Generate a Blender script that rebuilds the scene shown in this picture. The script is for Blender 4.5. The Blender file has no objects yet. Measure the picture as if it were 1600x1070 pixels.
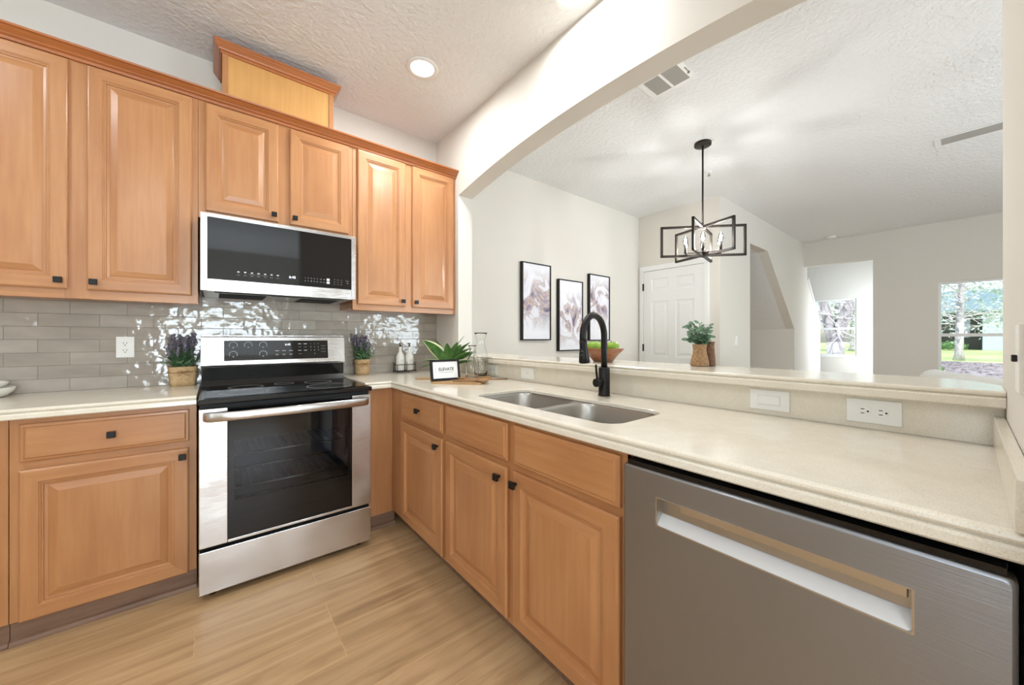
import bpy, bmesh, math, random
from mathutils import Vector, Matrix, noise
random.seed(7)
PI = math.pi
SC = bpy.context.scene
COL = SC.collection

# ------------------------------------------------------------------ camera, world, lights, exposure
cam_d = bpy.data.cameras.new('camera'); cam = bpy.data.objects.new('camera', cam_d); COL.objects.link(cam)
cam.location = (0, 0, 1.2); cam.rotation_euler = (PI/2, 0, -math.radians(38.982))
cam_d.sensor_fit = 'HORIZONTAL'; cam_d.sensor_width = 36; cam_d.lens = 36*574.587/1600
cam_d.shift_y = -6.7/1600; cam_d.clip_start = .01; cam_d.clip_end = 300
SC.camera = cam
SC.view_settings.view_transform = 'Standard'; SC.view_settings.look = 'None'
SC.view_settings.exposure = 0.0; SC.view_settings.gamma = 1; SC.view_settings.use_curve_mapping = False
w = bpy.data.worlds.new('world'); SC.world = w; w.use_nodes = True
nt = w.node_tree; bg = nt.nodes['Background']
sky = nt.nodes.new('ShaderNodeTexSky'); sky.sky_type = 'NISHITA'; sky.sun_disc = False
sky.sun_elevation = math.radians(48); sky.sun_rotation = math.radians(200); sky.air_density = 1.2; sky.dust_density = 2.0
nt.links.new(sky.outputs[0], bg.inputs[0]); bg.inputs[1].default_value = .45

def light(name, kind, loc, rot, power, color=(1, 1, 1), **kw):
    d = bpy.data.lights.new(name, kind); d.energy = power; d.color = color
    for k, v in kw.items(): setattr(d, k, v)
    o = bpy.data.objects.new(name, d); COL.objects.link(o); o.location = loc; o.rotation_euler = rot
    return o
sun = light('sun', 'SUN', (-20, 10, 30), Vector((.65, -.25, -.72)).to_track_quat('-Z', 'Y').to_euler(), 5.0, (1, .96, .88), angle=.02)
WARM = (.94, .98, 1.0); DAY = (.80, .91, 1.0)
# unseen area panels standing in for daylight, most tilted up to brighten ceilings
light('daylight_patio_door', 'AREA', (.15, -4.05, 1.15), (PI/2+1.0, 0, 0), 235, DAY, shape='RECTANGLE', size=1.7, size_y=2.0)
light('daylight_fill_kitchen', 'AREA', (-2.56, -.6, 1.55), (PI/2+1.0, 0, -PI/2), 45, DAY, shape='RECTANGLE', size=1.5, size_y=1.2)  # added fill out of view on the left, aimed up at the ceiling
light('daylight_fill_living', 'AREA', (4.4, -4.05, 1.2), (PI/2+1.0, 0, .4), 245, DAY, shape='RECTANGLE', size=2.2, size_y=2.2)  # added fill out of view, aimed up and away from the far wall
light('daylight_fill_foyer', 'AREA', (9.2, .78, 1.3), (PI/2+.1, 0, -.6), 34, DAY, shape='RECTANGLE', size=.9, size_y=1.8)  # added out of view to brighten the foyer; no door stands here
CANS = [(1.02, 2.16), (1.362, 1.225), (-.55, -1.1), (-1.2, 1.5)]  # the last two are out of view, added as fill

# ------------------------------------------------------------------ materials
def lin(r, g, b):
    f = lambda c: (c/255/12.92) if c/255 <= .04045 else ((c/255+.055)/1.055)**2.4
    return (f(r), f(g), f(b), 1)
M = {}
def mat(name, col, rough=.5, metal=0, bump=None, spec=.5, coat=0, emit=None, estr=0, vary=None, trans=0, ior=1.45, sheen=0):
    m = bpy.data.materials.new(name); m.use_nodes = True; t = m.node_tree; p = t.nodes['Principled BSDF']
    p.inputs['Base Color'].default_value = col; p.inputs['Roughness'].default_value = rough; p.inputs['Metallic'].default_value = metal
    p.inputs['Specular IOR Level'].default_value = spec; p.inputs['Coat Weight'].default_value = coat; p.inputs['Coat Roughness'].default_value = .15
    p.inputs['Transmission Weight'].default_value = trans; p.inputs['IOR'].default_value = ior
    if sheen: p.inputs['Sheen Weight'].default_value = sheen
    if emit: p.inputs['Emission Color'].default_value = emit; p.inputs['Emission Strength'].default_value = estr
    if bump or vary:
        tc = t.nodes.new('ShaderNodeTexCoord')
    if bump:
        sc, st, dist = bump[:3]; strech = bump[3] if len(bump) > 3 else (1, 1, 1)
        mp = t.nodes.new('ShaderNodeMapping'); mp.inputs['Scale'].default_value = strech
        n = t.nodes.new('ShaderNodeTexNoise'); n.inputs['Scale'].default_value = sc; n.inputs['Detail'].default_value = 3
        b = t.nodes.new('ShaderNodeBump'); b.inputs['Strength'].default_value = st; b.inputs['Distance'].default_value = dist
        t.links.new(tc.outputs['Object'], mp.inputs[0]); t.links.new(mp.outputs[0], n.inputs['Vector'])
        t.links.new(n.outputs['Fac'], b.inputs['Height']); t.links.new(b.outputs[0], p.inputs['Normal'])
    if vary:
        sc, c2, lo, hi = vary[:4]; strech = vary[4] if len(vary) > 4 else (1, 1, 1)
        mp = t.nodes.new('ShaderNodeMapping'); mp.inputs['Scale'].default_value = strech
        n = t.nodes.new('ShaderNodeTexNoise'); n.inputs['Scale'].default_value = sc; n.inputs['Detail'].default_value = 6; n.inputs['Roughness'].default_value = .6
        r = t.nodes.new('ShaderNodeValToRGB'); r.color_ramp.elements[0].position = lo; r.color_ramp.elements[1].position = hi
        r.color_ramp.elements[0].color = col; r.color_ramp.elements[1].color = c2
        t.links.new(tc.outputs['Object'], mp.inputs[0]); t.links.new(mp.outputs[0], n.inputs['Vector'])
        t.links.new(n.outputs['Fac'], r.inputs[0]); t.links.new(r.outputs[0], p.inputs['Base Color'])
    M[name] = m
    return m

def wood(name, c1, c2, c3, axis, rough=.33, scale=1.0):
    """maple: fine grain stretched along one axis over a blotchy ground"""
    m = bpy.data.materials.new(name); m.use_nodes = True; t = m.node_tree; p = t.nodes['Principled BSDF']
    tc = t.nodes.new('ShaderNodeTexCoord'); oi = t.nodes.new('ShaderNodeObjectInfo')
    add = t.nodes.new('ShaderNodeVectorMath'); add.operation = 'ADD'
    mul = t.nodes.new('ShaderNodeVectorMath'); mul.operation = 'SCALE'; mul.inputs['Scale'].default_value = 1.0
    cmb = t.nodes.new('ShaderNodeCombineXYZ')
    mr = t.nodes.new('ShaderNodeMath'); mr.operation = 'MULTIPLY'; mr.inputs[1].default_value = 7.0
    t.links.new(oi.outputs['Random'], mr.inputs[0])
    for i in range(3): t.links.new(mr.outputs[0], cmb.inputs[i])
    t.links.new(tc.outputs['Object'], add.inputs[0]); t.links.new(cmb.outputs[0], add.inputs[1])
    s = [26, 26, 26]; s[axis] = 1.6
    mp = t.nodes.new('ShaderNodeMapping'); mp.inputs['Scale'].default_value = [v*scale for v in s]
    n1 = t.nodes.new('ShaderNodeTexNoise'); n1.inputs['Scale'].default_value = 2.2; n1.inputs['Detail'].default_value = 6; n1.inputs['Distortion'].default_value = .4
    s2 = [5, 5, 5]; s2[axis] = 1.8
    mp2 = t.nodes.new('ShaderNodeMapping'); mp2.inputs['Scale'].default_value = [v*scale for v in s2]
    n2 = t.nodes.new('ShaderNodeTexNoise'); n2.inputs['Scale'].default_value = 1.3; n2.inputs['Detail'].default_value = 4
    t.links.new(add.outputs[0], mp.inputs[0]); t.links.new(add.outputs[0], mp2.inputs[0])
    t.links.new(mp.outputs[0], n1.inputs['Vector']); t.links.new(mp2.outputs[0], n2.inputs['Vector'])
    r1 = t.nodes.new('ShaderNodeValToRGB'); r1.color_ramp.elements[0].position = .3; r1.color_ramp.elements[1].position = .75
    r1.color_ramp.elements[0].color = c1; r1.color_ramp.elements[1].color = c2
    r2 = t.nodes.new('ShaderNodeValToRGB'); r2.color_ramp.elements[0].position = .42; r2.color_ramp.elements[1].position = .72
    r2.color_ramp.elements[0].color = (0, 0, 0, 1); r2.color_ramp.elements[1].color = (1, 1, 1, 1)
    mx = t.nodes.new('ShaderNodeMix'); mx.data_type = 'RGBA'
    ml = t.nodes.new('ShaderNodeMath'); ml.operation = 'MULTIPLY'; ml.inputs[1].default_value = .55
    t.links.new(n1.outputs['Fac'], r1.inputs[0]); t.links.new(n2.outputs['Fac'], r2.inputs[0]); t.links.new(r2.outputs[0], ml.inputs[0])
    t.links.new(ml.outputs[0], mx.inputs[0]); t.links.new(r1.outputs[0], mx.inputs[6]); mx.inputs[7].default_value = c3
    t.links.new(mx.outputs[2], p.inputs['Base Color'])
    p.inputs['Roughness'].default_value = rough; p.inputs['Coat Weight'].default_value = .25; p.inputs['Coat Roughness'].default_value = .2
    M[name] = m
    return m
MC = (lin(180, 124, 79), lin(192, 139, 92), lin(160, 103, 62))
for i, a in enumerate('xyz'): wood('maple_'+a, *MC, i)
wood('maple_panel', lin(206, 152, 88), lin(214, 164, 100), lin(196, 140, 80), 2)
wood('crown_wood', lin(168, 98, 50), lin(184, 112, 60), lin(150, 84, 42), 0, .3)
for a in 'xyz': M['base_'+a] = M['maple_'+a]
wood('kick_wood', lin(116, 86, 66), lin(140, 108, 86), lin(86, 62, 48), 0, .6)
wood('board_wood', lin(170, 132, 88), lin(198, 160, 112), lin(146, 110, 70), 0, .5, 2)
wood('board_wood_dark', lin(146, 108, 70), lin(172, 132, 90), lin(122, 88, 56), 0, .5, 2)
wood('bowl_wood', lin(142, 88, 54), lin(172, 116, 76), lin(112, 66, 40), 0, .3, 2)

mat('wall_paint', lin(222, 217, 208), .75, bump=(180, .06, .002))
mat('ceiling_paint', lin(236, 236, 235), .85)
mat('trim_white', lin(238, 238, 236), .4)
mat('black_metal', lin(26, 24, 23), .42, .3)
mat('bronze_metal', lin(52, 46, 42), .4, .6)
mat('black_knob', lin(30, 27, 26), .4, .4)
mat('white_plastic', lin(240, 239, 234), .35)
mat('slot_dark', lin(25, 24, 23), .6)
mat('slot_grey', lin(150, 148, 142), .6)
mat('black_glass', lin(10, 10, 12), .04, spec=.6)
mat('black_enamel', lin(12, 12, 13), .12, spec=.6)
mat('black_matte', lin(14, 14, 15), .6)
mat('ceramic_white', lin(240, 238, 230), .25)
mat('burlap', lin(180, 148, 108), .9, bump=(260, .5, .002), vary=(60, lin(198, 168, 126), .35, .65))
mat('twine', lin(150, 112, 70), .9)
mat('lav_leaf', lin(58, 88, 56), .7, vary=(30, lin(98, 130, 90), .35, .65))
mat('lav_flower', lin(92, 84, 100), .8, vary=(60, lin(142, 134, 148), .35, .65))
mat('leaf_green', lin(44, 88, 40), .35, vary=(14, lin(92, 140, 62), .35, .65))
mat('leaf_cream', lin(222, 226, 178), .45)
mat('leaf_grey', lin(78, 112, 84), .6, vary=(30, lin(120, 150, 122), .35, .65))
mat('stem_brown', lin(96, 78, 52), .8)
mat('apple_green', lin(128, 168, 52), .25, vary=(9, lin(158, 190, 84), .35, .65))
mat('woven', lin(142, 108, 76), .85, bump=(140, .8, .003), vary=(90, lin(176, 142, 104), .35, .65))
mat('woven_dark', lin(104, 74, 54), .85, bump=(140, .8, .003), vary=(90, lin(136, 104, 82), .35, .65))
mat('paper', lin(246, 246, 246), .7)
mat('ink', lin(26, 26, 28), .6)
mat('ink_grey', lin(150, 150, 150), .6)
mat('mark_white', lin(200, 200, 200), .5)
mat('mark_dim', lin(110, 108, 102), .5)
mat('display_lit', lin(235, 240, 245), .5, emit=lin(235, 242, 250), estr=1.2)
mat('logo_grey', lin(120, 118, 116), .4, .5)
mat('lamp_on', (1, 1, 1, 1), .5, emit=(1, .97, .92, 1), estr=14)
mat('bulb_on', (1, 1, 1, 1), .3, emit=(1, .98, .94, 1), estr=780)
mat('fabric_white', lin(232, 230, 224), .9, bump=(300, .2, .002), sheen=.3)
mat('chrome', lin(200, 200, 200), .15, 1)
mat('lit_ramp_steel', lin(226, 226, 226), .5, .6)  # brightness of an upward-facing surface put into the steel colour
mat('vent_grey', lin(168, 165, 159), .5)
mat('oven_inside', lin(74, 78, 88), .4)
mat('rack_steel', lin(190, 190, 190), .3, 1)
mat('dark_gap', lin(12, 11, 10), .9)
mat('trunk_bark', lin(150, 144, 142), .95, bump=(20, .8, .03), vary=(6, lin(196, 190, 188), .35, .65, (1, 1, .3)))
mat('branch_pale', lin(206, 200, 198), .9)  # overexposed sunlight put into the branch colour
mat('foliage_pale', lin(150, 172, 150), .8, vary=(3, lin(196, 212, 200), .35, .65))  # leaf colour lifted for an overexposed look
mat('foliage_green', lin(70, 112, 52), .7, vary=(6, lin(112, 150, 84), .35, .65))
mat('lawn', lin(150, 176, 96), .95, vary=(.6, lin(196, 206, 140), .35, .65))
mat('mulch', lin(96, 84, 82), .95, vary=(9, lin(176, 164, 160), .42, .62))
mat('siding', lin(140, 158, 160), .8, bump=(40, .3, .02, (1, 6, .05)))
mat('siding_pale', lin(178, 196, 202), .8)
mat('roof_grey', lin(108, 130, 132), .9)
mat('carport_shade', lin(96, 98, 92), .3)  # shade of the carport recess put into a wall colour

def stainless(name, c, rough, axis, wave=0.0):
    m = bpy.data.materials.new(name); m.use_nodes = True; t = m.node_tree; p = t.nodes['Principled BSDF']
    p.inputs['Base Color'].default_value = c; p.inputs['Metallic'].default_value = 1; p.inputs['Roughness'].default_value = rough
    tc = t.nodes.new('ShaderNodeTexCoord'); mp = t.nodes.new('ShaderNodeMapping')
    s = [900, 900, 900]; s[axis] = 6; mp.inputs['Scale'].default_value = s
    n = t.nodes.new('ShaderNodeTexNoise'); n.inputs['Scale'].default_value = 1; n.inputs['Detail'].default_value = 2
    b = t.nodes.new('ShaderNodeBump'); b.inputs['Strength'].default_value = .3; b.inputs['Distance'].default_value = .001
    t.links.new(tc.outputs['Object'], mp.inputs[0]); t.links.new(mp.outputs[0], n.inputs['Vector']); t.links.new(n.outputs['Fac'], b.inputs['Height'])
    if wave:
        n2 = t.nodes.new('ShaderNodeTexNoise'); n2.inputs['Scale'].default_value = 4.5; n2.inputs['Detail'].default_value = 1
        b2 = t.nodes.new('ShaderNodeBump'); b2.inputs['Strength'].default_value = wave; b2.inputs['Distance'].default_value = .02
        t.links.new(tc.outputs['Object'], n2.inputs['Vector']); t.links.new(n2.outputs['Fac'], b2.inputs['Height'])
        t.links.new(b2.outputs[0], b.inputs['Normal'])
    t.links.new(b.outputs[0], p.inputs['Normal'])
    if axis < 2 and name != 'steel_sink':
        tg = t.nodes.new('ShaderNodeTangent'); tg.direction_type = 'RADIAL'; tg.axis = 'Z'; t.links.new(tg.outputs[0], p.inputs['Tangent'])
        p.inputs['Anisotropic'].default_value = .75; p.inputs['Anisotropic Rotation'].default_value = ROT
    M[name] = m
ROT = 0.25
stainless('steel_x', lin(205, 203, 202), .2, 0, .3)
stainless('steel_y', lin(154, 157, 163), .30, 1)
stainless('steel_sink', lin(176, 172, 166), .3, 1)

def quartz():
    m = bpy.data.materials.new('quartz'); m.use_nodes = True; t = m.node_tree; p = t.nodes['Principled BSDF']
    tc = t.nodes.new('ShaderNodeTexCoord')
    v = t.nodes.new('ShaderNodeTexNoise'); v.inputs['Scale'].default_value = 420; v.inputs['Detail'].default_value = 2
    r = t.nodes.new('ShaderNodeValToRGB'); e = r.color_ramp.elements
    e[0].position = .28; e[0].color = lin(212, 198, 172); e[1].position = .42; e[1].color = lin(230, 222, 206)
    x = r.color_ramp.elements.new(.62); x.color = lin(232, 225, 211); x = r.color_ramp.elements.new(.75); x.color = lin(243, 239, 230)
    n2 = t.nodes.new('ShaderNodeTexNoise'); n2.inputs['Scale'].default_value = 22; n2.inputs['Detail'].default_value = 3
    mx = t.nodes.new('ShaderNodeMix'); mx.data_type = 'RGBA'; mx.blend_type = 'MULTIPLY'; mx.inputs[0].default_value = 1
    r2 = t.nodes.new('ShaderNodeValToRGB'); r2.color_ramp.elements[0].position = .3; r2.color_ramp.elements[1].position = .7
    r2.color_ramp.elements[0].color = (.95, .94, .92, 1); r2.color_ramp.elements[1].color = (1, 1, 1, 1)
    t.links.new(tc.outputs['Object'], v.inputs['Vector']); t.links.new(v.outputs['Fac'], r.inputs[0])
    t.links.new(tc.outputs['Object'], n2.inputs['Vector']); t.links.new(n2.outputs['Fac'], r2.inputs[0])
    t.links.new(r.outputs[0], mx.inputs[6]); t.links.new(r2.outputs[0], mx.inputs[7]); t.links.new(mx.outputs[2], p.inputs['Base Color'])
    p.inputs['Roughness'].default_value = .14; p.inputs['Specular IOR Level'].default_value = .55
    M['quartz'] = m
quartz()

def tiles():
    m = bpy.data.materials.new('tile'); m.use_nodes = True; t = m.node_tree; p = t.nodes['Principled BSDF']
    tc = t.nodes.new('ShaderNodeTexCoord'); sp = t.nodes.new('ShaderNodeSeparateXYZ'); cb = t.nodes.new('ShaderNodeCombineXYZ')
    ax = t.nodes.new('ShaderNodeMath'); ax.operation = 'ADD'; ax.inputs[1].default_value = .791+.2085/2+.2085*40
    az = t.nodes.new('ShaderNodeMath'); az.operation = 'ADD'; az.inputs[1].default_value = -.928+.0663*40
    t.links.new(tc.outputs['Object'], sp.inputs[0]); t.links.new(sp.outputs[0], ax.inputs[0]); t.links.new(sp.outputs[2], az.inputs[0])
    t.links.new(ax.outputs[0], cb.inputs[0]); t.links.new(az.outputs[0], cb.inputs[1])
    br = t.nodes.new('ShaderNodeTexBrick'); br.offset = .5; br.offset_frequency = 2; br.squash = 1
    for k, v in (('Scale', 1), ('Mortar Size', .0016), ('Mortar Smooth', .35), ('Bias', 0), ('Brick Width', .2085), ('Row Height', .0663)): br.inputs[k].default_value = v
    br.inputs['Color1'].default_value = lin(166, 157, 146); br.inputs['Color2'].default_value = lin(180, 172, 162); br.inputs['Mortar'].default_value = lin(150, 142, 132)
    t.links.new(cb.outputs[0], br.inputs['Vector'])
    n = t.nodes.new('ShaderNodeTexNoise'); n.inputs['Scale'].default_value = 12; n.inputs['Detail'].default_value = 4
    mp = t.nodes.new('ShaderNodeMapping'); mp.inputs['Scale'].default_value = (.5, 1, 1.6)
    t.links.new(tc.outputs['Object'], mp.inputs[0]); t.links.new(mp.outputs[0], n.inputs['Vector'])
    r = t.nodes.new('ShaderNodeValToRGB'); r.color_ramp.elements[0].position = .3; r.color_ramp.elements[1].position = .7
    r.color_ramp.elements[0].color = (.86, .86, .86, 1); r.color_ramp.elements[1].color = (1.04, 1.03, 1.02, 1)
    t.links.new(n.outputs['Fac'], r.inputs[0])
    mx = t.nodes.new('ShaderNodeMix'); mx.data_type = 'RGBA'; mx.blend_type = 'MULTIPLY'; mx.inputs[0].default_value = 1
    t.links.new(br.outputs['Color'], mx.inputs[6]); t.links.new(r.outputs[0], mx.inputs[7]); t.links.new(mx.outputs[2], p.inputs['Base Color'])
    n2 = t.nodes.new('ShaderNodeTexNoise'); n2.inputs['Scale'].default_value = 17; n2.inputs['Detail'].default_value = 1.5
    t.links.new(tc.outputs['Object'], n2.inputs['Vector'])
    inv = t.nodes.new('ShaderNodeMath'); inv.operation = 'MULTIPLY'; inv.inputs[1].default_value = -1
    t.links.new(br.outputs['Fac'], inv.inputs[0])
    b1 = t.nodes.new('ShaderNodeBump'); b1.inputs['Strength'].default_value = .30; b1.inputs['Distance'].default_value = .012
    b2 = t.nodes.new('ShaderNodeBump'); b2.inputs['Strength'].default_value = .8; b2.inputs['Distance'].default_value = .0025
    t.links.new(n2.outputs['Fac'], b1.inputs['Height']); t.links.new(inv.outputs[0], b2.inputs['Height']); t.links.new(b1.outputs[0], b2.inputs['Normal'])
    t.links.new(b2.outputs[0], p.inputs['Normal'])
    rr = t.nodes.new('ShaderNodeMath'); rr.operation = 'MULTIPLY_ADD'; rr.inputs[1].default_value = .5; rr.inputs[2].default_value = .07
    t.links.new(br.outputs['Fac'], rr.inputs[0]); t.links.new(rr.outputs[0], p.inputs['Roughness'])
    M['tile'] = m
tiles()

def planks():
    m = bpy.data.materials.new('floor_planks'); m.use_nodes = True; t = m.node_tree; p = t.nodes['Principled BSDF']
    tc = t.nodes.new('ShaderNodeTexCoord')
    off = t.nodes.new('ShaderNodeVectorMath'); off.operation = 'ADD'; off.inputs[1].default_value = (20.35, 20.07, 0)
    t.links.new(tc.outputs['Object'], off.inputs[0])
    br = t.nodes.new('ShaderNodeTexBrick'); br.offset = .37; br.offset_frequency = 3; br.squash = 1
    for k, v in (('Scale', 1), ('Mortar Size', .0016), ('Mortar Smooth', .1), ('Bias', 0), ('Brick Width', 1.22), ('Row Height', .178)): br.inputs[k].default_value = v
    br.inputs['Color1'].default_value = (.88, .87, .86, 1); br.inputs['Color2'].default_value = (1.04, 1.04, 1.04, 1); br.inputs['Mortar'].default_value = (1.2, 1.17, 1.12, 1)
    t.links.new(off.outputs[0], br.inputs['Vector'])
    # shift the grain plank by plank
    sc = t.nodes.new('ShaderNodeVectorMath'); sc.operation = 'SCALE'; sc.inputs['Scale'].default_value = 9
    t.links.new(br.outputs['Color'], sc.inputs[0])
    ad = t.nodes.new('ShaderNodeVectorMath'); ad.operation = 'ADD'; t.links.new(off.outputs[0], ad.inputs[0]); t.links.new(sc.outputs[0], ad.inputs[1])
    mp = t.nodes.new('ShaderNodeMapping'); mp.inputs['Scale'].default_value = (1.0, 13, 1); t.links.new(ad.outputs[0], mp.inputs[0])
    n = t.nodes.new('ShaderNodeTexNoise'); n.inputs['Scale'].default_value = 1.6; n.inputs['Detail'].default_value = 10; n.inputs['Roughness'].default_value = .62; n.inputs['Distortion'].default_value = .7
    t.links.new(mp.outputs[0], n.inputs['Vector'])
    r = t.nodes.new('ShaderNodeValToRGB'); e = r.color_ramp.elements
    e[0].position = .28; e[0].color = lin(152, 120, 84); e[1].position = .5; e[1].color = lin(184, 150, 110)
    x = e.new(.72); x.color = lin(200, 168, 128)
    t.links.new(n.outputs['Fac'], r.inputs[0])
    mx = t.nodes.new('ShaderNodeMix'); mx.data_type = 'RGBA'; mx.blend_type = 'MULTIPLY'; mx.inputs[0].default_value = 1
    t.links.new(r.outputs[0], mx.inputs[6]); t.links.new(br.outputs['Color'], mx.inputs[7]); t.links.new(mx.outputs[2], p.inputs['Base Color'])
    b = t.nodes.new('ShaderNodeBump'); b.inputs['Strength'].default_value = .25; b.inputs['Distance'].default_value = .001
    t.links.new(br.outputs['Fac'], b.inputs['Height']); t.links.new(b.outputs[0], p.inputs['Normal'])
    p.inputs['Roughness'].default_value = .38
    M['floor_planks'] = m
planks()

def knockdown():
    m = M['ceiling_paint']; t = m.node_tree; p = t.nodes['Principled BSDF']
    tc = t.nodes.new('ShaderNodeTexCoord')
    n = t.nodes.new('ShaderNodeTexNoise'); n.inputs['Scale'].default_value = 34; n.inputs['Detail'].default_value = 3; n.inputs['Roughness'].default_value = .6
    r = t.nodes.new('ShaderNodeValToRGB'); r.color_ramp.elements[0].position = .42; r.color_ramp.elements[1].position = .6
    b = t.nodes.new('ShaderNodeBump'); b.inputs['Strength'].default_value = .45; b.inputs['Distance'].default_value = .007
    t.links.new(tc.outputs['Object'], n.inputs['Vector']); t.links.new(n.outputs['Fac'], r.inputs[0]); t.links.new(r.outputs[0], b.inputs['Height']); t.links.new(b.outputs[0], p.inputs['Normal'])
knockdown()

def glasses():
    m = bpy.data.materials.new('pane_glass'); m.use_nodes = True; t = m.node_tree; t.nodes.remove(t.nodes['Principled BSDF'])
    o = t.nodes['Material Output']; a = t.nodes.new('ShaderNodeBsdfTransparent'); g = t.nodes.new('ShaderNodeBsdfGlossy'); g.inputs['Roughness'].default_value = .02
    a.inputs[0].default_value = (.95, .98, 1, 1)
    f = t.nodes.new('ShaderNodeFresnel'); f.inputs[0].default_value = 1.45; mx = t.nodes.new('ShaderNodeMixShader')
    t.links.new(f.outputs[0], mx.inputs[0]); t.links.new(a.outputs[0], mx.inputs[1]); t.links.new(g.outputs[0], mx.inputs[2]); t.links.new(mx.outputs[0], o.inputs[0])
    M['pane_glass'] = m
    m2 = m.copy(); m2.name = 'oven_glass'; M['oven_glass'] = m2
    for n in m2.node_tree.nodes:
        if n.type == 'BSDF_TRANSPARENT': n.inputs[0].default_value = (.62, .63, .66, 1)
    m = bpy.data.materials.new('clear_glass'); m.use_nodes = True; p = m.node_tree.nodes['Principled BSDF']
    p.inputs['Transmission Weight'].default_value = 1; p.inputs['Roughness'].default_value = 0; p.inputs['IOR'].default_value = 1.45
    p.inputs['Base Color'].default_value = (.97, .98, .97, 1); M['clear_glass'] = m
glasses()

def artwork(name, seed):
    """white ground with smoky plum, grey and blush veils"""
    m = bpy.data.materials.new(name); m.use_nodes = True; t = m.node_tree; p = t.nodes['Principled BSDF']
    tc = t.nodes.new('ShaderNodeTexCoord'); mp = t.nodes.new('ShaderNodeMapping'); mp.inputs['Location'].default_value = (seed, seed*1.7, 0); mp.inputs['Scale'].default_value = (1.2, 1, 1)
    n = t.nodes.new('ShaderNodeTexNoise'); n.inputs['Scale'].default_value = 3.6; n.inputs['Detail'].default_value = 9; n.inputs['Distortion'].default_value = 2.2
    t.links.new(tc.outputs['Object'], mp.inputs[0]); t.links.new(mp.outputs[0], n.inputs['Vector'])
    r = t.nodes.new('ShaderNodeValToRGB'); e = r.color_ramp.elements
    e[0].position = .30; e[0].color = lin(96, 84, 104); e[1].position = .40; e[1].color = lin(170, 160, 176)
    for q, c in ((.455, lin(214, 190, 172)), (.48, lin(150, 130, 130)), (.52, lin(222, 220, 230)), (.7, lin(238, 238, 244))):
        x = e.new(q); x.color = c
    t.links.new(n.outputs['Fac'], r.inputs[0])
    sp = t.nodes.new('ShaderNodeSeparateXYZ'); t.links.new(tc.outputs['Object'], sp.inputs[0])
    mr = t.nodes.new('ShaderNodeMapRange'); mr.inputs[1].default_value = .10; mr.inputs[2].default_value = .34; mr.inputs[3].default_value = 1; mr.inputs[4].default_value = 0
    ab = t.nodes.new('ShaderNodeMath'); ab.operation = 'ABSOLUTE'; sb = t.nodes.new('ShaderNodeMath'); sb.operation = 'ADD'; sb.inputs[1].default_value = {0: -.02, 1: .04, 2: -.06}[int(seed) % 3]
    t.links.new(sp.outputs[2], sb.inputs[0]); t.links.new(sb.outputs[0], ab.inputs[0]); t.links.new(ab.outputs[0], mr.inputs[0])
    mx = t.nodes.new('ShaderNodeMix'); mx.data_type = 'RGBA'; mx.inputs[6].default_value = lin(236, 236, 242)
    t.links.new(mr.outputs[0], mx.inputs[0]); t.links.new(r.outputs[0], mx.inputs[7]); t.links.new(mx.outputs[2], p.inputs['Base Color'])
    p.inputs['Roughness'].default_value = .6; M[name] = m
for i in range(3): artwork('veil_art_%d' % i, 3+i*1.0)

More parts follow.
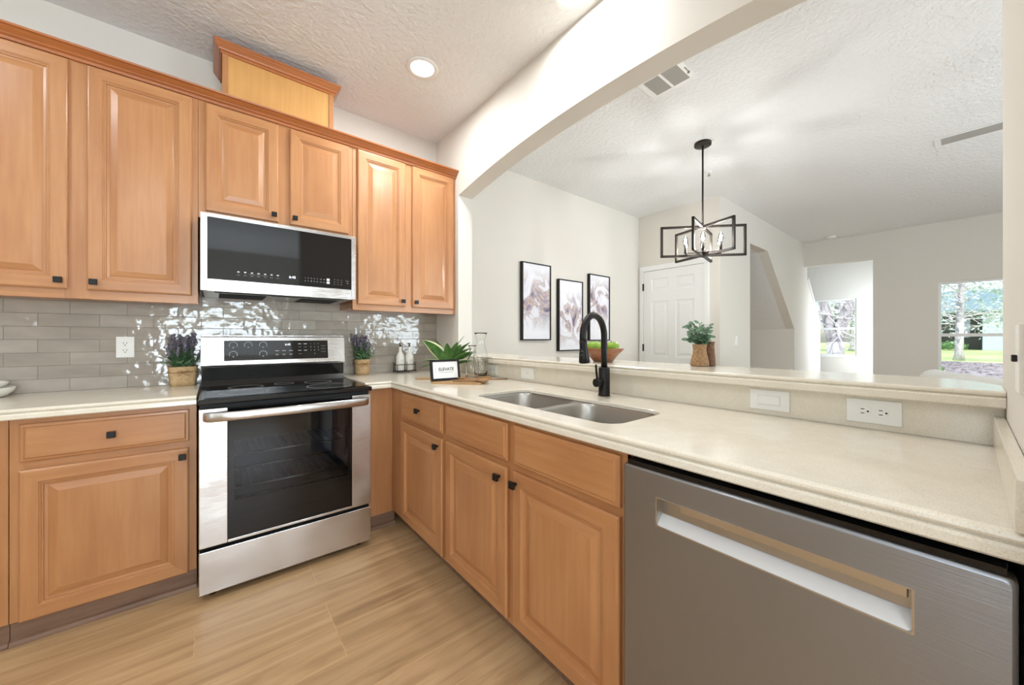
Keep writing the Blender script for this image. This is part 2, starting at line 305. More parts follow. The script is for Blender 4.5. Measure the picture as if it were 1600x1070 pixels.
# ------------------------------------------------------------------ mesh helpers
class MB:
    def __init__(s): s.bm = bmesh.new(); s.mi = 0
    def face(s, vs, mi=None):
        try:
            f = s.bm.faces.new(vs); f.material_index = s.mi if mi is None else mi; return f
        except ValueError: return None
    def v(s, p): return s.bm.verts.new(p)
    def box(s, x0, x1, y0, y1, z0, z1, bev=0, seg=2):
        x0, x1 = sorted((x0, x1)); y0, y1 = sorted((y0, y1)); z0, z1 = sorted((z0, z1))
        b = bmesh.new() if bev else s.bm
        vs = [b.verts.new(p) for p in ((x0,y0,z0),(x1,y0,z0),(x1,y1,z0),(x0,y1,z0),(x0,y0,z1),(x1,y0,z1),(x1,y1,z1),(x0,y1,z1))]
        for q in ((3,2,1,0),(4,5,6,7),(0,1,5,4),(1,2,6,5),(2,3,7,6),(3,0,4,7)):
            f = b.faces.new([vs[i] for i in q]); f.material_index = s.mi
        if bev:
            bmesh.ops.bevel(b, geom=list(b.edges), offset=bev, segments=seg, affect='EDGES', profile=.5, material=-1)
            s.merge(b)
        return s
    def merge(s, b, mtx=None):
        mp = {}
        for v in b.verts: mp[v] = s.bm.verts.new(mtx @ v.co if mtx else v.co)
        for f in b.faces:
            g = s.face([mp[v] for v in f.verts], f.material_index)
            if g: g.smooth = f.smooth
        b.free()
    def loft(s, rings, close=True, cap0=True, cap1=True, smooth=False):
        R = [[s.bm.verts.new(p) for p in r] for r in rings]
        n = len(R[0])
        for a, b in zip(R, R[1:]):
            for i in range(n if close else n-1):
                f = s.face([a[i], a[(i+1) % n], b[(i+1) % n], b[i]])
                if f: f.smooth = smooth
        if close and cap0: s.face(R[0][::-1])
        if close and cap1: s.face(R[-1])
        return s
    def cyl(s, p0, p1, r0, r1=None, n=20, caps=True, smooth=True):
        p0, p1 = Vector(p0), Vector(p1); r1 = r0 if r1 is None else r1
        d = (p1-p0).normalized(); a = d.orthogonal().normalized(); b = d.cross(a)
        ring = lambda p, r: [p+(a*math.cos(t)+b*math.sin(t))*r for t in (2*PI*i/n for i in range(n))]
        return s.loft([ring(p0, r0), ring(p1, r1)], True, caps, caps, smooth)
    def tube(s, pts, r, n=10, caps=True):
        pts = [Vector(p) for p in pts]; rs = r if isinstance(r, (list, tuple)) else [r]*len(pts)
        rings = []; a = None
        for i, p in enumerate(pts):
            d = (pts[min(i+1, len(pts)-1)]-pts[max(i-1, 0)]).normalized()
            a = d.orthogonal().normalized() if a is None else (a-d*a.dot(d)).normalized()
            b = d.cross(a)
            rings.append([p+(a*math.cos(t)+b*math.sin(t))*rs[i] for t in (2*PI*k/n for k in range(n))])
        return s.loft(rings, True, caps, caps, True)
    def lathe(s, prof, c=(0, 0, 0), n=32, smooth=True):
        rings = [[(c[0]+r*math.cos(2*PI*i/n), c[1]+r*math.sin(2*PI*i/n), c[2]+z) for i in range(n)] for r, z in prof]
        return s.loft(rings, True, False, False, smooth)
    def sphere(s, c, r, sc=(1, 1, 1), n=14):
        b = bmesh.new(); bmesh.ops.create_uvsphere(b, u_segments=n, v_segments=max(6, n*2//3), radius=r)
        for f in b.faces: f.smooth = True; f.material_index = s.mi
        for v in b.verts: v.co = Vector((v.co.x*sc[0]+c[0], v.co.y*sc[1]+c[1], v.co.z*sc[2]+c[2]))
        s.merge(b); return s
    def prism(s, poly, fn, a, b):
        """poly: 2D outline; fn(p, q, t) -> 3D; extruded from t=a to t=b (concave outlines allowed)"""
        A = [s.bm.verts.new(fn(p, q, a)) for p, q in poly]; B = [s.bm.verts.new(fn(p, q, b)) for p, q in poly]
        n = len(poly); s.face(A); s.face(B[::-1])
        for i in range(n): s.face([A[i], B[i], B[(i+1) % n], A[(i+1) % n]])
        return s
    def build(s, name, mats, parent=None, local=False, autosmooth=False):
        bmesh.ops.recalc_face_normals(s.bm, faces=list(s.bm.faces))
        off = Vector((0, 0, 0)); p = parent
        while p is not None and not local: off += p.location; p = p.parent
        if off.length: bmesh.ops.translate(s.bm, verts=list(s.bm.verts), vec=-off)
        if autosmooth:
            for f in s.bm.faces: f.smooth = True
            for e in s.bm.edges:
                if len(e.link_faces) == 2 and e.calc_face_angle(0) > .6: e.smooth = False
        me = bpy.data.meshes.new(name); s.bm.to_mesh(me); s.bm.free()
        o = bpy.data.objects.new(name, me); COL.objects.link(o)
        for m in (mats if isinstance(mats, (list, tuple)) else [mats]): me.materials.append(M[m])
        if parent is not None: o.parent = parent
        return o
def thing(name, label, cat, loc=(0, 0, 0), rz=0, group=None):
    o = bpy.data.objects.new(name, None); COL.objects.link(o); o.location = loc; o.rotation_euler = (0, 0, rz)
    o.empty_display_size = .05; return tag(o, label, cat, group)
def tag(o, label, cat, group=None, kind=None):
    o['label'] = label; o['category'] = cat
    if group: o['group'] = group
    if kind: o['kind'] = kind
    return o
def struct(o): o['kind'] = 'structure'; return o
def copy_tree(o, parent=None):
    c = o.copy(); COL.objects.link(c)
    if parent is not None: c.parent = parent
    for ch in list(o.children): copy_tree(ch, c)
    return c
def text(body, size, loc, rot, m, parent, name, extr=.0003, align='CENTER', local=False, bold=0):
    cu = bpy.data.curves.new(name, 'FONT'); cu.body = body; cu.size = size; cu.extrude = extr; cu.offset = bold; cu.align_x = align; cu.align_y = 'CENTER'
    t = bpy.data.objects.new(name, cu); COL.objects.link(t)
    me = bpy.data.meshes.new_from_object(t.evaluated_get(bpy.context.evaluated_depsgraph_get()))
    bpy.data.objects.remove(t); me.materials.clear(); me.materials.append(M[m])
    o = bpy.data.objects.new(name, me); COL.objects.link(o)
    off = Vector((0, 0, 0)); p = parent
    while p is not None and not local: off += p.location; p = p.parent
    o.location = Vector(loc)-off; o.rotation_euler = rot; o.parent = parent
    return o
def rrect(x0, x1, y0, y1, r, n=6):
    pts = []
    for cx, cy, a0 in ((x1-r, y1-r, 0), (x0+r, y1-r, PI/2), (x0+r, y0+r, PI), (x1-r, y0+r, 1.5*PI)):
        for i in range(n+1):
            a = a0+PI/2*i/n; pts.append((cx+r*math.cos(a), cy+r*math.sin(a)))
    return pts

# ------------------------------------------------------------------ room shell
YB, XW, H = 2.93, 1.515, 2.905
XF = 1.645                       # far face of the arch wall
b = MB(); b.box(-2.7, 10.2, -4.2, 3.1, -.1, 0); struct(b.build('floor', 'floor_planks'))
b = MB(); b.box(-2.7, 10.2, -4.2, 3.1, H, H+.1); struct(b.build('ceiling', 'ceiling_paint'))
b = MB(); b.box(-2.7, 4.81, YB, YB+.12, 0, H); struct(b.build('wall_back', 'wall_paint'))
b = MB(); b.box(-2.72, -2.6, -4.1, -1.35, 0, H); b.box(-2.72, -2.6, .15, YB, 0, H); b.box(-2.72, -2.6, -1.35, .15, 0, .95); b.box(-2.72, -2.6, -1.35, .15, 2.15, H)
struct(b.build('wall_left', 'wall_paint'))
b = MB()
for x0, x1, z0, z1 in ((-2.7, -.7, 0, H), (-.7, 1.0, 2.15, H), (1.0, 3.2, 0, H), (3.2, 6.8, 2.3, H), (6.8, 8.4, 0, H)): b.box(x0, x1, -4.22, -4.1, z0, z1)
struct(b.build('wall_front', 'wall_paint'))
# the wall with the arched pass-through: half wall below, pier on the left, curved header above
YJ, YR = 2.555, -.0615
b = MB()
b.box(1.543, XF, YR, YJ, 0, 1.028)
b.box(XW, XF, YJ, YB, 0, H)
ym, zs, zt = (YJ+YR)/2, 2.340, 2.463
hc = (YJ-YR)/2; rad = (hc*hc+(zt-zs)**2)/(2*(zt-zs)); zc0 = zt-rad
NA = 48; arc = []
for i in range(NA+1):
    y = YJ+(YR-YJ)*i/NA; arc.append((y, zc0+math.sqrt(rad*rad-(y-ym)**2)))
for (y0, z0), (y1, z1) in zip(arc, arc[1:]):
    P = [b.v(p) for p in ((XW, y0, z0), (XW, y1, z1), (XW, y1, H), (XW, y0, H))]; b.face(P)
    Q = [b.v(p) for p in ((XF, y0, z0), (XF, y0, H), (XF, y1, H), (XF, y1, z1))]; b.face(Q)
    b.face([b.v(p) for p in ((XW, y0, z0), (XF, y0, z0), (XF, y1, z1), (XW, y1, z1))])
bmesh.ops.remove_doubles(b.bm, verts=list(b.bm.verts), dist=1e-5)
struct(b.build('wall_arch', 'wall_paint'))
b = MB(); b.box(.80, XF, -.20, YR, 0, H); struct(b.build('wall_right', 'wall_paint'))
b = MB(); b.box(XW, XF, -4.1, -.20, 0, H); struct(b.build('wall_divider', 'wall_paint'))
# dining side
b = MB(); b.box(4.69, 4.81, 1.85, YB, 0, H)
struct(b.build('wall_door', 'wall_paint'))
b = MB()
NI = [(5.66, 0), (5.66, 2.49), (6.36, 2.49), (7.70, 1.36), (7.70, 0)]
poly = [(4.81, 0), (4.81, H), (8.30, H), (8.30, 0)]+NI[::-1]
b.prism(poly, lambda p, q, t: (p, t, q), 1.85, 1.97)
b.prism([(8.30, 0), (8.30, 2.9), (8.51, 2.9), (8.51, 2.27), (9.47, 1.40), (9.47, 0)], lambda p, q, t: (p, t, q), 1.85, 1.97)
struct(b.build('wall_stair', 'wall_paint'))
b = MB()
b.prism([(6.36, 2.49), (7.70, 1.36), (7.70, 1.46), (6.36, 2.59)], lambda p, q, t: (p, t, q), 1.97, 3.02)
b.box(5.4, 6.36, 1.97, 3.02, 2.49, 2.59); b.mi = 1
b.box(7.70, 7.78, 1.97, 3.02, 0, 1.40); b.mi = 0
struct(b.build('ceiling_stair', ['ceiling_paint', 'wall_paint']))
b = MB(); b.box(5.4, 10.2, 3.02, 3.1, 0, H); struct(b.build('wall_niche', 'wall_paint'))
b = MB(); b.mi = 1; b.prism([(8.51, 2.27), (9.47, 1.40), (9.49, 1.44), (8.53, 2.31)], lambda p, q, t: (p, t, q), 1.83, 1.99)
struct(b.build('trim_1', ['trim_white', 'trim_white']))
# far wall with the foyer opening and the big window
WX = 8.30; WY0, WY1, WZ0, WZ1 = -.78, .262, .42, 2.025
b = MB()
b.box(WX, WX+.14, .953, 1.85, 2.49, H); b.box(WX, WX+.14, WY1, .953, 0, H); b.box(WX, WX+.14, -4.2, WY0, 0, H)
b.box(WX, WX+.14, WY0, WY1, 0, WZ0); b.box(WX, WX+.14, WY0, WY1, WZ1, H)
struct(b.build('wall_far', 'wall_paint'))
FX = 10.0; FY0, FY1, FZ0, FZ1 = 1.385, 2.06, .84, 2.0
b = MB()
b.box(FX, FX+.14, .60, FY0, 0, H); b.box(FX, FX+.14, FY1, 3.1, 0, H); b.box(FX, FX+.14, FY0, FY1, 0, FZ0); b.box(FX, FX+.14, FY0, FY1, FZ1, H)
struct(b.build('wall_foyer', 'wall_paint'))
b = MB(); b.box(8.44, 8.7, .60, .72, 0, H); b.box(9.7, 10.0, .60, .72, 0, H); b.box(8.7, 9.7, .60, .72, 2.2, H); struct(b.build('wall_foyer_side', 'wall_paint'))

def window(name, x, y0, y1, z0, z1, zr):
    b = MB(); f = .028
    for q in ((y0, y0+f, z0+f, z1-f), (y1-f, y1, z0+f, z1-f), (y0, y1, z0, z0+f), (y0, y1, z1-f, z1), (y0+f, y1-f, zr-.022, zr+.022)):
        b.box(x+.03, x+.09, *q)
    b.box(x-.012, x+.0, y0-.012, y1+.012, z0-.03, z0)
    o = struct(b.build(name, 'trim_white'))
    g = MB(); g.box(x+.055, x+.061, y0+f, y1-f, z0+f, zr-.022); g.box(x+.055, x+.061, y0+f, y1-f, zr+.022, z1-f); g.build('window_pane', 'pane_glass', o)
    return o
window('window_1', WX, WY0, WY1, WZ0, WZ1, 1.247)
window('window_2', FX, FY0, FY1, FZ0, FZ1, 1.398)
def glazed(name, x0, x1, y, z0, z1, mull):
    b = MB(); f = .06
    for q in ((x0, x0+f, z0+f, z1-f), (x1-f, x1, z0+f, z1-f), (x0, x1, z0, z0+f), (x0, x1, z1-f, z1)): b.box(q[0], q[1], y-.08, y-.02, q[2], q[3])
    for m in mull: b.box(m-.04, m+.04, y-.08, y-.02, z0+f, z1-f)
    o = struct(b.build(name, 'trim_white'))
    g = MB(); g.box(x0+f, x1-f, y-.053, y-.047, z0+f, z1-f); g.build('window_pane', 'pane_glass', o)
glazed('door_2', -.7, 1.0, -4.1, 0, 2.15, [.15]); glazed('door_3', 3.2, 6.8, -4.1, 0, 2.3, [4.4, 5.6])
b = MB()
for q in ((-1.35, -1.29, 1.01, 2.09), (.09, .15, 1.01, 2.09), (-1.35, .15, .95, 1.01), (-1.35, .15, 2.09, 2.15), (-1.29, .09, 1.53, 1.57)): b.box(-2.68, -2.62, *q)
wo = struct(b.build('window_3', 'trim_white')); g = MB(); g.box(-2.655, -2.649, -1.29, .09, 1.01, 2.09); g.build('window_pane', 'pane_glass', wo)

# six-panel door in the dining room
X = 4.69
b = MB()
def panel_rings(b, to3, u0, u1, v0, v1, prof, capmi=None):
    """concentric rectangular rings; prof = (inset, depth); to3(u, v, d)"""
    R = []
    for ins, d in prof:
        R.append([b.v(to3(u, v, d)) for u, v in ((u0+ins, v0+ins), (u1-ins, v0+ins), (u1-ins, v1-ins), (u0+ins, v1-ins))])
    for A, B in zip(R, R[1:]):
        for i in range(4):
            b.face([A[i], A[(i+1) % 4], B[(i+1) % 4], B[i]], b.sides[i] if hasattr(b, 'sides') else None)
    b.face(R[-1], capmi)
DY0, DY1, DZ1 = 2.03, 2.845, 2.12
to3 = lambda u, v, d: (X-.012+d, u, v)
st = [(DY0+.115, DY0+.36), (DY1-.36, DY1-.115)]
rows = [(.16, .78), (.95, 1.70), (1.84, 2.01)]
b.box(X-.012+.008, X+.02, DY0, DY1, .01, DZ1)
ys = [DY0, st[0][0], st[0][1], st[1][0], st[1][1], DY1]; zs_ = [.01, rows[0][0], rows[0][1], rows[1][0], rows[1][1], rows[2][0], rows[2][1], DZ1]
for i in range(5):
    for j in range(7):
        if i in (1, 3) and j in (1, 3, 5):
            panel_rings(b, to3, ys[i], ys[i+1], zs_[j], zs_[j+1], [(0, 0), (.012, .010), (.03, .010), (.055, .002)])
        else:
            b.face([b.v(to3(*p, 0)) for p in ((ys[i], zs_[j]), (ys[i+1], zs_[j]), (ys[i+1], zs_[j+1]), (ys[i], zs_[j+1]))])
dr = struct(b.build('door_1', 'trim_white'))
b = MB()
for q in ((DY0-.06, DY0-.004, 0, DZ1+.0055), (DY1+.004, DY1+.06, 0, DZ1+.0055), (DY0-.06, DY1+.06, DZ1+.006, DZ1+.075)): b.box(X-.022, X, *q, bev=.004)
b.build('door_casing', 'trim_white', dr)
for z in (.3, 1.07, 1.91):
    b = MB(); b.box(X-.024, X-.012, DY1-.004, DY1+.014, z-.05, z+.05); b.build('hinge', 'black_metal', dr)
b = MB(); b.cyl((X-.012, DY0+.06, .98), (X-.06, DY0+.06, .98), .012); b.sphere((X-.07, DY0+.06, .98), .028); b.build('door_knob', 'black_metal', dr)
b = MB(); b.box(2.0, 4.67, YB-.015, YB, 0, .13, .004); b.box(4.675, 4.69, 1.85, 1.965, 0, .13, .004); b.box(4.69, 5.64, 1.835, 1.85, 0, .13, .004)
b.box(WX-.015, WX, -4.0, .95, 0, .13, .004); struct(b.build('baseboard_dining', 'trim_white'))

# backsplash tiles
b = MB(); b.box(-2.6, XW, YB-.009, YB, .926, 1.60); struct(b.build('backsplash', 'tile'))

# ------------------------------------------------------------------ cabinets
DOOR = [(0, .020), (0, .005), (.004, .001), (.008, 0), (.050, 0), (.052, .003), (.055, .003), (.057, .006), (.061, .006), (.063, .011), (.072, .012), (.076, .010), (.098, .0035), (.100, .003), (.102, .003)]
DRAW = [(0, .020), (0, .008), (.003, .005), (.012, .004), (.016, .0), (.020, 0)]
def front(name, plane, u0, u1, v0, v1, prof, parent, wood_='maple'):
    """plane ('y', value): face looks to -y; ('x', value): face looks to -x"""
    b = MB(); ax, val = plane
    to3 = (lambda u, v, d: (u, val+d, v)) if ax == 'y' else (lambda u, v, d: (val+d, u, v))
    b.sides = [1, 0, 1, 0]      # rails, stiles
    drawer = prof is DRAW
    panel_rings(b, to3, u0, u1, v0, v1, prof, 1 if drawer else 0)
    b.face([b.v(to3(u, v, .020)) for u, v in ((u0, v0), (u0, v1), (u1, v1), (u1, v0))])
    bmesh.ops.remove_doubles(b.bm, verts=list(b.bm.verts), dist=1e-6)
    h = 'x' if ax == 'y' else 'y'
    return b.build(name, [wood_+'_z', wood_+'_'+h], parent)
def knob(plane, u, v, parent, s=.0135):
    b = MB(); ax, val = plane
    if ax == 'y':
        b.cyl((u, val, v), (u, val-.016, v), .006, n=12); b.box(u-s, u+s, val-.027, val-.015, v-s, v+s, .002)
    else:
        b.cyl((val, u, v), (val-.016, u, v), .006, n=12); b.box(val-.027, val-.015, u-s, u+s, v-s, v+s, .002)
    return b.build('knob', 'black_knob', parent)

G_UP = 'maple wall cabinets on the tiled wall'
def upper(x0, x1, z0, z1, doors, label, yb=YB-.002, zback=None):
    t = thing('wall_cabinet', label, 'cabinet', ((x0+x1)/2, 2.765, z0), group=G_UP)
    b = MB(); b.box(x0+.0005, x1-.0005, 2.619, yb, z0+.012, z1); b.build('carcass', 'maple_z', t)
    b = MB(); s0, s1 = x0+.0005, x1-.0005
    edges = sorted([d[0] for d in doors]+[d[1] for d in doors])
    b.box(s0, edges[0]+.012, 2.60, 2.619, z0, z1, .0015); b.box(edges[-1]-.012, s1, 2.60, 2.619, z0, z1, .0015)
    for a, c in zip(edges[1:-1:2], edges[2:-1:2]): b.box(a-.012, c+.012, 2.60, 2.619, z0, z1, .0015)
    b.mi = 1
    b.box(s0, s1, 2.6004, 2.6186, z0, z0+.055); b.box(s0, s1, 2.6004, 2.6186, z1-.05, z1)
    b.build('face_frame', ['maple_z', 'maple_x'], t)
    for d0, d1, dz0, dz1, side in doors:
        d = front('door', ('y', 2.58), d0, d1, dz0, dz1, DOOR, t)
        knob(('y', 2.58), (d0+.024) if side == 'l' else (d1-.024), dz0+.037, d)
    return t
upper(-.925, -.068, 1.384, 2.487, [(-.893, -.522, 1.426, 2.477, 'r'), (-.464, -.093, 1.426, 2.477, 'l')], 'tall two-door maple cabinet left of the microwave, above the outlet')
upper(-.068, .722, 1.852, 2.487, [(-.038, .298, 1.892, 2.474, 'r'), (.357, .695, 1.892, 2.474, 'l')], 'short two-door maple cabinet directly above the microwave')
upper(.722, 1.512, 1.392, 2.487, [(.752, 1.088, 1.431, 2.478, 'r'), (1.142, 1.489, 1.429, 2.478, 'l')], 'tall narrow two-door maple cabinet right of the microwave, beside the arch')
# crown moulding along the three cabinets
CR = [(0, 2.484), (.012, 2.484), (.014, 2.496), (.024, 2.502), (.026, 2.506), (.040, 2.518), (.046, 2.524), (.056, 2.528), (.058, 2.536), (0, 2.536)]
b = MB(); b.loft([[(x, 2.60-d, z) for d, z in CR] for x in (-.94, 1.513)])
b.box(-.94, 1.513, 2.60, 2.93, 2.4875, 2.52)
tag(b.build('crown_moulding', 'crown_wood'), 'long brown crown moulding along the tops of the wall cabinets', 'moulding')
# boxed chase with its own crown
t = thing('chase_box', 'maple boxed cover with crown moulding above the microwave cabinet, near the ceiling', 'cabinet', (.32, 2.77, 2.521))
x0, x1, yf = .036, .606, 2.62
b = MB(); b.box(x0, x1, yf, 2.928, 2.521, 2.80); b.build('panel', 'maple_panel', t)
for a, c in ((x0-.002, x0+.024), (x1-.024, x1+.002)): b = MB(); b.box(a, c, yf-.006, yf-.0002, 2.521, 2.80); b.build('corner_trim', 'maple_z', t)
TC = [(0, 2.792), (.008, 2.792), (.010, 2.803), (.018, 2.808), (.020, 2.814), (.032, 2.830), (.036, 2.836), (.040, 2.840), (.042, 2.850), (0, 2.850)]
b = MB()
def ring(d, z): return [(x0-d, 2.928, z), (x0-d, yf-d, z), (x1+d, yf-d, z), (x1+d, 2.928, z)]
R = [[b.v(p) for p in ring(d, z)] for d, z in TC]
for A, B in zip(R, R[1:]):
    for i in range(3): b.face([A[i], A[i+1], B[i+1], B[i]])
b.face(R[-1][::-1]); b.build('crown', 'crown_wood', t)

# base cabinets, back run
KZ = .115
def base_y(x0, x1, drawer, door, side, label, kx1=None):
    t = thing('base_cabinet', label, 'cabinet', ((x0+x1)/2, 2.63, 0), group='maple base cabinets')
    b = MB(); b.box(x0+.0005, x1-.0005, 2.354, YB-.002, .09, .884); b.build('carcass', 'base_z', t)
    b = MB(); s0, s1 = x0+.0005, x1-.0005
    b.box(s0, door[0]+.012, 2.335, 2.354, .09, .884, .0015); b.box(door[1]-.012, s1, 2.335, 2.354, .09, .884, .0015); b.mi = 1
    for z0, z1 in ((.09, .11), (.67, .725), (.85, .884)): b.box(s0, s1, 2.3354, 2.3536, z0, z1)
    b.build('face_frame', ['base_z', 'base_x'], t)
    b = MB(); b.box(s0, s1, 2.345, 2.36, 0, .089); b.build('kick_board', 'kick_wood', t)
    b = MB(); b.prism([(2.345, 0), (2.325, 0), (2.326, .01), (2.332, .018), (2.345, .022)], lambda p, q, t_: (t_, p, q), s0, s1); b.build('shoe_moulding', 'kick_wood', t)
    d = front('drawer', ('y', 2.315), drawer[0], drawer[1], drawer[2], drawer[3], DRAW, t, 'base'); knob(('y', 2.315), (drawer[0]+drawer[1])/2, .788, d)
    d = front('door', ('y', 2.315), *door, DOOR, t, 'base'); knob(('y', 2.315), (door[1]-.022) if side == 'r' else door[0]+.022, door[3]-.036, d)
    return t
base_y(-.619, -.066, (-.592, -.093, .714, .863), (-.593, -.094, .090, .682), 'r', 'maple base cabinet left of the range with one drawer over one door')
base_y(-1.45, -.62, (-1.40, -.655, .714, .863), (-1.40, -.655, .090, .682), 'r', 'maple base cabinet at the left edge, mostly out of view')
# corner filler right of the range
t = thing('corner_filler', 'plain maple corner panel between the range and the sink run', 'cabinet panel', (.83, 2.34, 0))
b = MB(); b.box(.712, .912, 2.335, 2.354, .085, .884, .001); b.build('panel', 'base_z', t)
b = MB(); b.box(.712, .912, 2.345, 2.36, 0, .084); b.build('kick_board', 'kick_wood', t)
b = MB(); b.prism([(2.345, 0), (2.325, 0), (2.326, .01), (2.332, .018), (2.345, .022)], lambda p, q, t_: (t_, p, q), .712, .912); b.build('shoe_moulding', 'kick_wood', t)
# sink run
def base_x(y0, y1, cols, label):
    t = thing('base_cabinet', label, 'cabinet', (1.2, (y0+y1)/2, 0), group='maple base cabinets')
    b = MB(); s0, s1 = y0+.0005, y1-.0005
    b.box(.913, .925, s0, s1, .10, .884); b.box(.925, 1.513, s0, s0+.016, .10, .884); b.box(.925, 1.513, s1-.016, s1, .10, .884); b.box(.925, 1.513, s0, s1, .10, .116)
    b.build('carcass', 'base_z', t)
    b = MB(); es = sorted([c[0] for c in cols]+[c[1] for c in cols])
    b.box(.893, .912, s0, es[0]+.012, .095, .884, .0015); b.box(.893, .912, es[-1]-.012, s1, .095, .884, .0015)
    for a, c in zip(es[1:-1:2], es[2:-1:2]): b.box(.893, .912, a-.012, c+.012, .095, .884, .0015)
    b.mi = 1
    for z0, z1 in ((.095, .125), (.68, .735), (.86, .884)): b.box(.8934, .9116, s0, s1, z0, z1)
    b.build('face_frame', ['base_z', 'base_y'], t)
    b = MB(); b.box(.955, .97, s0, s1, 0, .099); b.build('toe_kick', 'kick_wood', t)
    for c0, c1, side, kd in cols:
        d = front('drawer' if kd else 'false_drawer_front', ('x', .873), c0, c1, .724, .871, DRAW, t, 'base')
        if kd: knob(('x', .873), (c0+c1)/2, .802, d)
        d = front('door', ('x', .873), c0, c1, .115, .699, DOOR, t, 'base'); knob(('x', .873), (c0+.04) if side == 'r' else c1-.024, .657, d)
base_x(1.614, 2.334, [(1.634, 2.147, 'r', 1)], 'narrow maple base cabinet in the inner corner, left of the sink doors')
base_x(.592, 1.613, [(1.117, 1.596, 'r', 0), (.609, 1.080, 'l', 0)], 'two-door maple sink cabinet beside the dishwasher')

# ------------------------------------------------------------------ countertops
EDGE = [(-.030, .928), (-.014, .928), (-.007, .9265), (-.003, .923), (-.002, .918), (-.004, .914), (-.009, .9115), (-.009, .910), (-.003, .9085), (0, .904), (.001, .890), (-.003, .886), (-.03, .886)]
def counter(name, ringf, hole, label):
    b = MB(); R = [[b.v(p) for p in ringf(d, z)] for d, z in EDGE]; n = len(R[0])
    for A, B in zip(R, R[1:]):
        for i in range(n): b.face([A[i], A[(i+1) % n], B[(i+1) % n], B[i]])
    if not hole:
        b.face(R[0]); b.face(R[-1][::-1])
    else:
        Hh = [[b.v((x, y, z)) for x, y in pts] for pts, z in hole]; m = len(Hh[0])
        for A, B in zip(Hh, Hh[1:]):
            for i in range(m): b.face([A[i], A[(i+1) % m], B[(i+1) % m], B[i]])
        for ringv, hv in ((R[0], Hh[0]), (R[-1], Hh[-1])):
            es = []
            for L in (ringv, hv):
                for i in range(len(L)):
                    e = b.bm.edges.get((L[i], L[(i+1) % len(L)])); es.append(e or b.bm.edges.new((L[i], L[(i+1) % len(L)])))
            bmesh.ops.triangle_fill(b.bm, use_beauty=True, use_dissolve=False, edges=es)
    return tag(b.build(name, 'quartz'), label, 'countertop', 'cream quartz countertops')
CF, CX = 2.291, .868
counter('countertop', lambda d, z: [(-2.4, YB-.010, z), (-2.4, CF-d, z), (-.0665, CF-d, z), (-.0665, YB-.010, z)], None, 'short cream quartz countertop left of the range')
SX0, SX1, SY0, SY1 = .962, 1.292, .690, 1.492
hole_pts = rrect(SX0, SX1, SY0, SY1, .07, 8)
counter('countertop', lambda d, z: [(.712, YB-.010, z), (.712, CF-d, z), (CX-d, CF-d, z), (CX-d, YR+.001, z), (1.527, YR+.001, z), (1.527, YJ-.001, z), (1.513, YJ-.001, z), (1.513, YB-.010, z)],
        [(hole_pts, .928), (rrect(SX0+.002, SX1-.002, SY0+.002, SY1-.002, .068, 8), .926), (rrect(SX0+.002, SX1-.002, SY0+.002, SY1-.002, .068, 8), .914), (rrect(SX0-.03, SX1+.03, SY0-.03, SY1+.03, .09, 8), .913), (rrect(SX0-.03, SX1+.03, SY0-.03, SY1+.03, .09, 8), .886)], 'long cream quartz countertop holding the sink and faucet')
# low splash of the half wall, side splash on the right wall and the raised ledge
b = MB(); b.box(1.528, 1.5425, YR+.001, YJ-.001, .9285, 1.0275)
tag(b.build('low_backsplash', 'quartz'), 'low tan stone backsplash strip under the raised ledge', 'backsplash')
b = MB(); b.box(.868, 1.5275, YR+.0008, YR+.019, .9285, 1.004, .002)
tag(b.build('side_backsplash', 'quartz'), 'short stone side splash against the right wall', 'backsplash')
LX0, LX1, LZ0, LZ1 = 1.483, 1.865, 1.0285, 1.070
LE = [(-.03, 1.070), (-.012, 1.070), (-.006, 1.0685), (-.003, 1.065), (-.003, 1.060), (-.008, 1.057), (-.008, 1.0555), (-.002, 1.054), (0, 1.050), (0, 1.032), (-.004, 1.0285), (-.03, 1.0285)]
b = MB(); R = [[b.v(p) for p in ((LX0-d, YR+.001, z), (1.68, YR+.001, z), (1.80+d*.6, -.02-d*.6, z), (1.85+d, .03-d*.3, z), (LX1+d, .12, z), (LX1+d, YJ-.001, z), (LX0-d, YJ-.001, z))] for d, z in LE]
for A, B in zip(R, R[1:]):
    for i in range(7): b.face([A[i], A[(i+1) % 7], B[(i+1) % 7], B[i]])
b.face(R[0]); b.face(R[-1][::-1])
tag(b.build('bar_ledge', 'quartz'), 'raised cream quartz bar ledge running under the arch', 'ledge')

